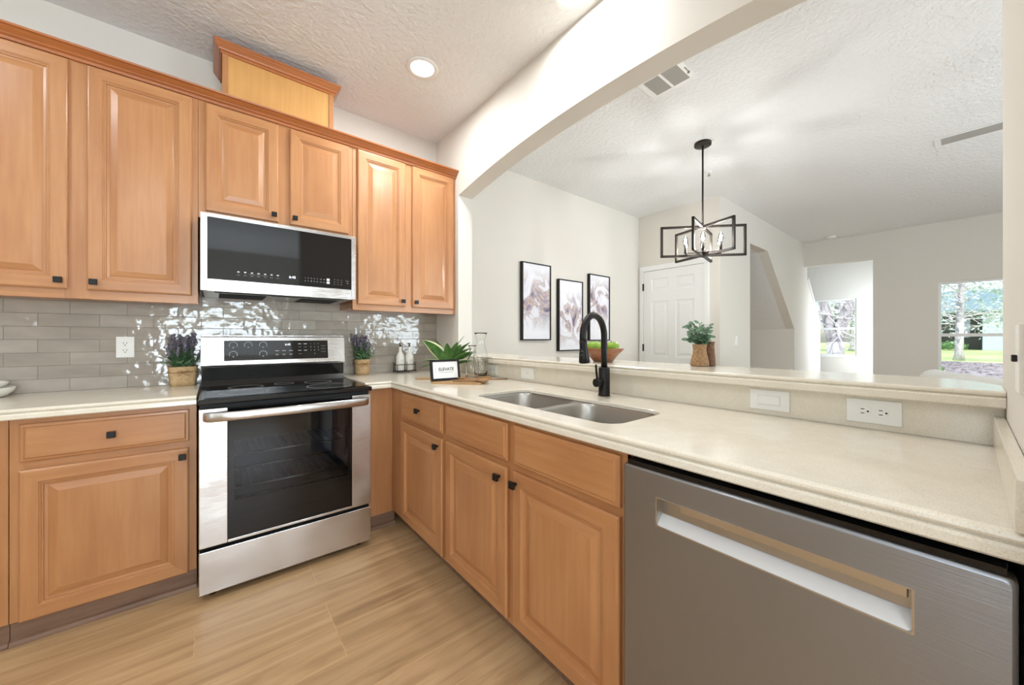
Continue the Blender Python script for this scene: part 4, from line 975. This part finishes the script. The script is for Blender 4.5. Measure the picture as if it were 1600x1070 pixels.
LV = [(.26, .046, 2.70, 1.02, .20, 1.15, 1), (.21, .026, .35, 1.15, .35, .3, 0), (.21, .032, -.25, .95, .3, -.7, 0), (.25, .036, -.75, 1.35, .25, .2, 0), (.20, .028, -1.3, 1.2, .25, 0, 0), (.19, .018, 2.55, .72, .6, .8, 1), (.20, .024, 2.3, .62, .5, .9, 0), (.22, .030, -.62, .78, .30, -.8, 0), (.19, .024, -.85, .5, .3, -.7, 1), (.22, .028, -1.6, 1.15, .2, 0, 0), (.21, .013, 2.65, .45, .6, .6, 0), (.22, .032, 2.1, 1.25, .2, .9, 0), (.20, .030, -2.2, 1.2, .15, 0, 0), (.23, .030, -.6, 1.1, .25, -.5, 0)]
for L, Wd, az, li, dr_, ro_, c in LV: blade(L, Wd, az, li, dr_, ro_, .062, bool(c))

def spoon(loc, rz, L, label, fork=False, tilt=0):
    t = thing('wooden_spoon', label, 'spoon', loc, rz, 'wooden utensils on the boards')
    b = MB(); b.tube([(-L/2, 0, .008), (0, 0, .010), (L/2-.05, 0, .008)], [.0055, .0065, .007], 10); b.build('handle', 'board_wood_dark', t, True)
    b = MB(); n = 24
    rg = lambda k, z: [(L/2-.02+.040*k*math.cos(a), .027*k*math.sin(a), z) for a in (2*PI*i/n for i in range(n))]
    b.loft([rg(.3, 0.0005), rg(.75, .003), rg(1, .012), rg(.94, .014), rg(.7, .007), rg(.2, .005)], True, True, True, True); b.build('spoon_bowl', 'board_wood_dark', t, True)
spoon((1.172, 1.850, ZB+.0004), math.radians(-40), .20, 'carved wooden spoon lying across the front of the cutting board')
spoon((1.225, 1.925, ZB+.0004), math.radians(-62), .22, 'second wooden spoon on the cutting board, nearer the carafes')
b = MB(); b.tube([(1.36, 1.985, ZC+.005), (1.50, 1.90, ZC+.005)], [.004, .0045], 10)
tag(b.build('wooden_stick', 'board_wood_dark'), 'thin dark wooden utensil handle on the counter by the ledge', 'utensil')

# fruit bowl and vases on the ledge
bw = (1.668, 1.262, LZ1)
b = MB(); n = 40
def sq(r, z, wv=0): return [(bw[0]+r*(math.cos(a))*(1+.05*math.cos(4*a)*-1), bw[1]+r*math.sin(a)*(1+.05*math.cos(4*a)*-1), bw[2]+z+wv*math.cos(4*a)) for a in (2*PI*i/n+.5 for i in range(n))]
b.loft([sq(.045, .0005), sq(.050, .002), sq(.080, .042), sq(.108, .072, .002), sq(.106, .075, .002), sq(.100, .072), sq(.072, .040), sq(.044, .012), sq(.01, .010)], True, True, True, True)
tag(b.build('fruit_bowl', 'bowl_wood'), 'turned wooden bowl of green apples on the bar ledge', 'bowl')
def apple(p, r, rz, label):
    t = thing('apple', label, 'apple', p, rz, 'green apples in the wooden bowl')
    b = MB(); b.lathe([(0, -.80*r), (.25*r, -.88*r), (.5*r, -.78*r), (.85*r, -.35*r), (1.0*r, .12*r), (.92*r, .52*r), (.62*r, .82*r), (.3*r, .86*r), (.12*r, .74*r), (0, .66*r)]); b.build('fruit', 'apple_green', t, True)
    b = MB(); b.tube([(0, 0, .66*r), (.004, 0, .9*r), (.010, 0, 1.12*r)], .0016, 6); b.build('stem', 'stem_brown', t, True)
apple((1.622, 1.288, LZ1+.078), .039, .4, 'left green apple in the wooden bowl on the ledge')
apple((1.706, 1.228, LZ1+.076), .038, 2.0, 'right green apple in the wooden bowl, behind the faucet neck')
apple((1.700, 1.312, LZ1+.078), .035, 4.0, 'rear green apple in the wooden bowl, between the other two')
def vase(loc, prof, m, label, rz=0):
    b = MB(); R = []
    for r, z in prof: R.append([(loc[0]+r*math.cos(a)*1.0, loc[1]+r*math.sin(a)*1.0, loc[2]+z) for a in (2*PI*i/28 for i in range(28))])
    b.loft(R, True, True, True, True)
    return tag(b.build('woven_vase', m), label, 'vase', 'woven vases on the ledge')
vase((1.758, .782, LZ1), [(.036, .0005), (.040, .004), (.038, .025), (.030, .06), (.028, .08), (.031, .102), (.028, .102), (.024, .08), (.022, .02), (.01, .015)], 'woven', 'light woven vase with leafy sprigs at the ledge back edge')
vase((1.817, .761, LZ1), [(.022, .0005), (.024, .004), (.023, .03), (.020, .07), (.018, .09), (.020, .114), (.017, .114), (.015, .09), (.006, .088)], 'woven_dark', 'darker narrow woven vase half hidden behind the light one')
rng = random.Random(5); bl, bs = MB(), MB()
t = thing('leaf_sprigs', 'grey-green leafy sprigs arranged in the light woven vase', 'plant', (1.758, .782, LZ1+.095))
for i in range(24):
    a = 2*PI*i/12+rng.uniform(-.2, .2); ro = rng.uniform(.02, .066); h = rng.uniform(.025, .105)
    p0, p1 = Vector((0, 0, .0)), Vector((ro*math.cos(a), ro*math.sin(a), h)); bs.tube([p0, (p0+p1)/2+Vector((0, 0, .012)), p1], .0012, 5)
    for k in range(8):
        c = p0+(p1-p0)*(.40+.60*k/7); q = rng.uniform(0, 2*PI); o = Vector((math.cos(q), math.sin(q), rng.uniform(-.3, .8))).normalized(); s = o.orthogonal().normalized()*.0085; L = .026
        f = bl.face([bl.v(c), bl.v(c+o*L*.3+s), bl.v(c+o*L*.75+s*.9), bl.v(c+o*L), bl.v(c+o*L*.75-s*.9), bl.v(c+o*L*.3-s)])
bs.build('stems', 'stem_brown', t, True); bl.build('leaves', 'leaf_grey', t, True)

# ------------------------------------------------------------------ ceiling fittings
lab = ['round recessed ceiling light near the arch corner', 'round recessed ceiling light at the top edge, above the arch', None, None, None, None]
others = ['added unseen recessed ceiling light in the rear of the kitchen', 'added unseen recessed ceiling light above the left counter']
for i, (x, y) in enumerate(CANS):
    t = thing('recessed_light', lab[i] or others[i-2], 'ceiling light', (x, y, H), group='recessed kitchen lights')
    b = MB(); b.lathe([(.070, -.0005), (.098, -.0005), (.098, -.004), (.092, -.008), (.072, -.006)], (0, 0, 0), 40); b.build('trim_ring', 'trim_white', t, True)
    b = MB(); b.lathe([(0, -.004), (.0705, -.004), (.0705, -.001), (0, -.001)], (0, 0, 0), 40); b.build('diffuser', 'lamp_on', t, True)
    l = light('recessed_lamp', 'AREA', (x, y, H-.012), (0, 0, 0), 12, WARM, shape='DISK', size=.14); l.data.spread = math.radians(178)
def vent(x0, x1, y0, y1, label, nl, lever):
    t = thing('ceiling_vent', label, 'air vent', ((x0+x1)/2, (y0+y1)/2, H), group='white ceiling vents')
    f = .028; ym_ = (y0+y1)/2; z0, z1 = H-.005, H-.0006
    b = MB(); b.box(x0, x0+f, y0, y1, z0, z1, .002); b.box(x1-f, x1, y0, y1, z0, z1, .002)
    for a, c in ((y0, y0+f*1.3), (ym_-.008, ym_+.008), (y1-f*1.3, y1)): b.box(x0+f-.001, x1-f+.001, a, c, z0+.0003, z1)
    b.build('vent_frame', 'trim_white', t)
    for a, c in ((y0+f*1.3, ym_-.008), (ym_+.008, y1-f*1.3)):
        b = MB()
        for i in range(nl):
            x = x0+f+(x1-x0-2*f)*(i+.5)/nl; w_ = (x1-x0-2*f)/nl*.42
            b.prism([(x-w_, z1), (x-w_+.0012, z1), (x+w_, z0+.001), (x+w_-.0012, z0+.001)], lambda p, q, t_: (p, t_, q), a, c)
        b.build('louvres', 'vent_grey', t)
    b = MB(); b.box(x0+f*.5, x1-f*.5, y0+f*.5, y1-f*.5, H-.0005, H-.0001); b.build('backing', 'slot_grey', t)
    if lever: b = MB(); b.box((x0+x1)/2-.03, (x0+x1)/2+.03, y0+.012, y0+.017, z0-.004, z0); b.box((x0+x1)/2+.022, (x0+x1)/2+.028, y0+.008, y0+.021, z0-.012, z0); b.build('damper_lever', 'slot_grey', t)
vent(2.205, 2.440, 1.098, 1.40, 'square louvred ceiling vent just beyond the arch', 8, True)
vent(4.80, 5.02, -.62, .175, 'long ceiling vent over the living area, cut by the right wall', 7, False)
b = MB(); b.lathe([(0, -.034), (.045, -.034), (.058, -.028), (.062, -.012), (.062, -.0005), (0, -.0005)], (8.02, 1.42, H), 32); tag(b.build('smoke_detector', 'white_plastic'), 'round white smoke detector on the far ceiling', 'smoke detector')
t = thing('sprinkler_head', 'small white fire sprinkler on the ceiling beyond the chandelier', 'sprinkler', (3.95, 1.665, H))
b = MB(); b.lathe([(0, -.006), (.032, -.006), (.038, -.0005), (0, -.0005)]); b.build('escutcheon', 'trim_white', t, True)
b = MB(); b.cyl((0, 0, -.006), (0, 0, -.032), .007, n=10); b.lathe([(0, -.036), (.016, -.036), (.016, -.033), (0, -.033)], n=16); b.build('nozzle', 'chrome', t, True)

# ------------------------------------------------------------------ chandelier
cxy = (3.316, 1.449)
t = thing('chandelier', 'dark bronze chandelier of crossed rectangular frames with candle bulbs', 'chandelier', (cxy[0], cxy[1], H))
ztop, zbot = 2.183-H, 1.912-H
b = MB(); b.lathe([(0, -.0005), (.066, -.0005), (.068, -.004), (.068, -.024), (.062, -.028), (0, -.028)], (0, 0, 0), 36); cn = b.build('canopy', 'bronze_metal', t, True)
b = MB(); b.cyl((0, 0, -.028), (0, 0, ztop+.01), .0075, n=14); b.build('stem', 'bronze_metal', t, True)
rgt = Vector((math.cos(math.radians(-38.982)), math.sin(math.radians(-38.982)), 0)); near = Vector((-.629, -.777, 0))
for th, L in ((8, .352), (68, .30), (130, .325)):
    d = rgt*math.cos(math.radians(th))+near*math.sin(math.radians(th)); s = Vector((-d.y, d.x, 0)); b = MB(); k = .0095
    def bar(p0, p1, up):
        p0, p1 = Vector(p0), Vector(p1)
        ax = [s*k, up*k]; b.loft([[p+ax[0]*i+ax[1]*j for i, j in ((-1, -1), (1, -1), (1, 1), (-1, 1))] for p in (p0, p1)])
    zu = Vector((0, 0, 1)); A, B = d*L, -d*L
    bar(A+zu*(ztop-k), B+zu*(ztop-k), zu); bar(A+zu*(zbot+k), B+zu*(zbot+k), zu)
    bar(A-d*k+zu*ztop, A-d*k+zu*zbot, d); bar(B+d*k+zu*ztop, B+d*k+zu*zbot, d)
    b.build('frame', 'bronze_metal', t, True)
b = MB(); b.lathe([(0, zbot+.02), (.03, zbot+.02), (.042, zbot+.028), (.042, zbot+.045), (.02, zbot+.055), (0, zbot+.055)], n=24); b.build('hub', 'bronze_metal', t, True)
b = MB(); b.lathe([(0, ztop-.004), (.028, ztop-.004), (.028, ztop-.03), (0, ztop-.03)], n=24); b.build('top_cap', 'bronze_metal', t, True)
for i in range(6):
    a = PI*i/3+.42; r = .155; x, y = r*math.cos(a), r*math.sin(a); zb = zbot+.03
    b = MB(); b.tube([(.03*math.cos(a), .03*math.sin(a), zb+.008), (x*.6, y*.6, zb-.002), (x, y, zb)], .005, 8); ar = b.build('arm', 'bronze_metal', t, True)
    b = MB(); b.cyl((x, y, zb-.006), (x, y, zb), .014, n=16); b.cyl((x, y, zb), (x, y, zb+.066), .0095, n=14); b.build('candle_sleeve', 'bronze_metal', t, True)
    b = MB(); b.lathe([(.0, zb+.0665), (.010, zb+.067), (.017, zb+.085), (.021, zb+.104), (.016, zb+.128), (.006, zb+.148), (0, zb+.152)], (x, y, 0), 16); bu = b.build('bulb', 'pane_glass', t, True)
    b = MB(); b.lathe([(0, zb+.072), (.007, zb+.078), (.0095, zb+.100), (.007, zb+.122), (0, zb+.130)], (x, y, 0), 12); b.build('glowing_core', 'bulb_on', bu, True)

# ------------------------------------------------------------------ pictures
G_A = 'veined abstract pictures on the dining wall'
for i, (x0, x1, z0, z1, lb_) in enumerate(((2.478, 2.894, 1.178, 2.000, 'left of three black framed plum and grey abstract pictures, nearest the arch'), (3.020, 3.434, 1.054, 1.873, 'middle, lowest hung of three black framed abstract pictures'), (3.556, 3.962, 1.170, 1.990, 'right of three black framed abstract pictures, partly behind the faucet'))):
    t = thing('framed_art', lb_, 'picture', ((x0+x1)/2, YB-.02, (z0+z1)/2), group=G_A)
    f = .012; y0, y1 = YB-.042, YB-.003
    b = MB()
    for q in ((x0, x1, z0, z0+f), (x0, x1, z1-f, z1), (x0, x0+f, z0+f, z1-f), (x1-f, x1, z0+f, z1-f)): b.box(q[0], q[1], y0, y1, q[2], q[3])
    b.build('frame', 'black_metal', t)
    b = MB(); b.box(x0+f, x1-f, y0+.010, y1, z0+f, z1-f); b.build('canvas', 'veil_art_%d' % i, t)

# ------------------------------------------------------------------ white sofa by the living room window
t = thing('sofa', 'white upholstered sofa with low rounded back, seen over the ledge', 'sofa', (4.35, .1, 0))
path = []
P0, P1 = Vector((4.86, .285, 0)), Vector((3.42, -.458, 0)); ax_ = (P1-P0).normalized(); nv = Vector((ax_.y, -ax_.x, 0)); L = (P1-P0).length
if nv.y > 0: nv = -nv
for i in range(25):
    u = i/24; e_ = .35*(abs(2*u-1)**6); path.append(P0+ax_*L*u-nv*0+nv*e_*.55)
b = MB(); R = []
for i, p in enumerate(path):
    d = (path[min(i+1, 24)]-path[max(i-1, 0)]).normalized(); s = Vector((-d.y, d.x, 0))
    top = .937-.05*(abs(2*i/24-1)**16)
    R.append([p+s*(.10*math.cos(a)*(1 if math.sin(a) > -.2 else 1))+Vector((0, 0, max(.12, top-.10+.10*math.sin(a)) if math.sin(a) >= 0 else .12)) for a in (2*PI*k/20 for k in range(20))])
b.loft(R, True, True, True, True); b.build('backrest', 'fabric_white', t)
c = (P0+P1)/2+nv*.42
b = MB(); ol = rrect(-L*.44, L*.44, -.34, .30, .16, 6)
tr = lambda x, y, z: c+ax_*x+nv*y+Vector((0, 0, z))
b.loft([[tr(x*e, y*e, z) for x, y in ol] for z, e in ((.12, .97), (.15, 1), (.38, 1), (.42, .98), (.44, .93))], True, True, True, True); b.build('seat', 'fabric_white', t)
for sx, sy in ((-.38, -.26), (.38, -.26), (-.38, .22), (.38, .22)):
    b = MB(); p = tr(sx*L, sy, 0); b.cyl((p.x, p.y, 0), (p.x, p.y, .125), .02, .028, 12); b.build('leg', 'board_wood_dark', t)

# ------------------------------------------------------------------ outside
GZ = 0.04
def ground(name, poly, z0, z1, m, label, cat): 
    b = MB(); b.prism(poly, lambda p, q, t_: (p, q, t_), z0, z1); return b.build(name, m)
g = ground('lawn', [(10.5, -60), (120, -60), (120, 70), (10.5, 70)], -.3, GZ-.03, 'lawn', '', ''); tag(g, 'sunlit green lawn outside the windows', 'lawn', kind='stuff')
ol = []
rng = random.Random(11)
ey = [(-30+i*1.5) for i in range(30)]
edge = [(29.0+2.2*math.sin(y*.35)+rng.uniform(-.3, .3), y) for y in ey]
b = MB(); b.prism([(10.5, -30)]+[(x, y) for x, y in edge]+[(10.5, edge[-1][1])], lambda p, q, t_: (p, q, t_), GZ-.028, GZ-.002)
for i in range(2600):
    x, y = rng.uniform(16, 28), rng.uniform(-4, 9)
    if (x-21.2)**2+(y-3.62)**2 < .6: continue
    s = rng.uniform(.04, .10); a = rng.uniform(0, PI); h = rng.uniform(.01, .05)
    c_, s_ = math.cos(a)*s, math.sin(a)*s
    b.face([b.v((x-c_, y-s_, GZ+.002)), b.v((x+s_*.4, y-c_*.4, GZ+h)), b.v((x+c_, y+s_, GZ+.01)), b.v((x-s_*.4, y+c_*.4, GZ+h*.5))])
o = b.build('mulch_bed', 'mulch'); tag(o, 'brown leafy mulch bed outside the windows', 'mulch', kind='stuff')

def tree(x, y, h, r, seed, label, forks=0, nb=90, leaf=0, z_lo=1.3, spread=5.0, bias=None, lm='foliage_pale'):
    rng = random.Random(seed); t = thing('tree', label, 'tree', (x, y, GZ+.001), group='trees outside the windows')
    b = MB(); pts = [(0, 0, 0), (0, 0, .4), (.05*rng.uniform(-1, 1), .05*rng.uniform(-1, 1), h*.3), (.15*rng.uniform(-1, 1), .15*rng.uniform(-1, 1), h*.6), (.2, .2, h)]
    if forks:
        b.tube([(0, 0, 0), (0, 0, .5), (0, 0, 1.0)], [r*1.25, r, r*.95], 14)
        for s in (-1, 1): b.tube([(0, 0, .85), (-.1*s*r, .5*s*r, 1.4), (0, s*r*1.5, 3.0), (0, s*r*3.4, h)], [r*.85, r*.66, r*.5, r*.2], 12)
    else: b.tube(pts, [r*1.35, r, r*.85, r*.6, r*.15], 14)
    b.build('trunk', 'trunk_bark', t, True)
    br = MB(); lf = MB()
    for i in range(nb):
        z = rng.uniform(z_lo, h*.95); a = rng.uniform(0, 2*PI); L = spread*rng.uniform(.35, 1)*(1.1-.5*z/h)
        p = Vector((0, 0, z)); d = Vector((math.cos(a), math.sin(a), rng.uniform(-.12, .5))).normalized(); q = [p]; rs = [r*rng.uniform(.10, .24)]
        n = 6
        for k in range(n):
            d = (d+Vector((rng.uniform(-1, 1), rng.uniform(-1, 1), rng.uniform(-.9, .7)))*.33).normalized(); p = p+d*L/n; p.z = max(p.z, .8); q.append(p); rs.append(rs[0]*(1-(k+1)/n*.85))
            for m_ in range(2):
                e_ = (d+Vector((rng.uniform(-1, 1), rng.uniform(-1, 1), rng.uniform(-1, 1)))*.9).normalized(); p2 = p+e_*L*rng.uniform(.12, .28); p2.z = max(p2.z, .75); p3 = p2+(e_+Vector((rng.uniform(-1, 1), rng.uniform(-1, 1), rng.uniform(-1, .6)))*.6).normalized()*L*.14; p3.z = max(p3.z, .7)
                br.tube([p, p2, p3], [rs[-1]*.6, rs[-1]*.4, .006], 4, False)
                for _ in range(leaf):
                    c_ = p2+(p3-p2)*rng.random()+Vector((rng.gauss(0, .2), rng.gauss(0, .2), rng.gauss(0, .2))); c_.z = max(c_.z, .5); s1 = Vector((rng.gauss(0, 1), rng.gauss(0, 1), rng.gauss(0, 1))).normalized()*.11; s2 = s1.orthogonal().normalized()*.06
                    lf.face([lf.v(c_-s1), lf.v(c_+s2), lf.v(c_+s1), lf.v(c_-s2)])
        br.tube(q, rs, 5, False)
    br.build('branches', 'branch_pale', t, True)
    if leaf: lf.build('foliage', lm, t, True)
    else: lf.bm.free()
tree(30.5, .25, 8, .165, 4, 'slim grey trunk tree seen through the living room window', nb=60, spread=4.2, z_lo=1.9, leaf=1)
tree(21.2, 3.62, 7, .30, 9, 'forked pale oak seen through the foyer window', forks=1, nb=46, spread=4, z_lo=1.7)
tree(44, -3.5, 10, .3, 12, 'leafy pale tree behind the slim trunk tree', nb=60, spread=6.5, leaf=4, z_lo=2.4)
tree(46, 6.5, 10, .35, 13, 'leafy pale tree left of the grey house', nb=60, spread=6.5, leaf=4, z_lo=2.2)
tree(40, 13, 10, .4, 17, 'leafy tree on the lawn behind the forked oak', nb=60, spread=6, leaf=4, z_lo=1.6)
b = None
t = thing('neighbour_house', 'grey-green neighbouring house beyond the lawn', 'house', (62, 0, GZ))
b = MB(); b.box(60.5, 70, -16, -1.6, GZ-.02, 3.7); b.build('side_wall', 'siding', t)
b = MB(); b.box(58.0, 60.5, -4.2, -1.0, GZ-.02, 3.75); b.build('pale_wall', 'siding_pale', t)
b = MB(); b.box(63.5, 70, -1.6, 6, GZ-.02, 3.7); b.build('carport_wall', 'carport_shade', t)  # recess darkness painted as wall colour
b = MB(); b.box(59.5, 63.5, 3.0, 6.0, GZ-.02, 3.0); b.build('low_wall', 'siding_pale', t)
b = MB(); b.prism([(57, 3.75), (57, 4.0), (64, 6.4), (72, 4.0), (72, 3.75)], lambda p, q, t_: (p, t_, q), -17, 7); b.build('roof', 'roof_grey', t)
def shrub(x, y, r, h, seed, label):
    rng = random.Random(seed); t = thing('shrub', label, 'shrub', (x, y, GZ+.012), group='shrubs outside the windows'); b = MB(); s_ = MB()
    for i in range(12):
        a = rng.uniform(0, 2*PI); s_.tube([(0, 0, 0), (0, 0, h*.1), (r*.6*math.cos(a), r*.6*math.sin(a), h*.7)], [.02, .016, .006], 5)
    for i in range(700):
        a = rng.uniform(0, 2*PI); q = r*math.sqrt(rng.random()); z = h*rng.uniform(.08, 1)*(1-.4*(q/r)**2); c_ = Vector((q*math.cos(a), q*math.sin(a), max(z, .13)))
        s1 = Vector((rng.gauss(0, 1), rng.gauss(0, 1), rng.gauss(.3, .7))).normalized()*.11; s2 = s1.orthogonal().normalized()*.05; b.face([b.v(c_-s1), b.v(c_+s2), b.v(c_+s1), b.v(c_-s2)])
    s_.build('stems', 'stem_brown', t, True); b.build('leaves', 'foliage_green', t, True)
shrub(13.6, .88, .55, .62, 2, 'green shrub just outside the living room window')
shrub(56.5, -3.6, 1.0, 1.1, 3, 'shrub against the pale wall of the neighbouring house')
shrub(55, 1.0, 1.1, .9, 5, 'low shrub in front of the neighbouring carport')
shrub(36, 8.6, 1.1, 1.5, 6, 'shrub on the lawn left of the forked oak')
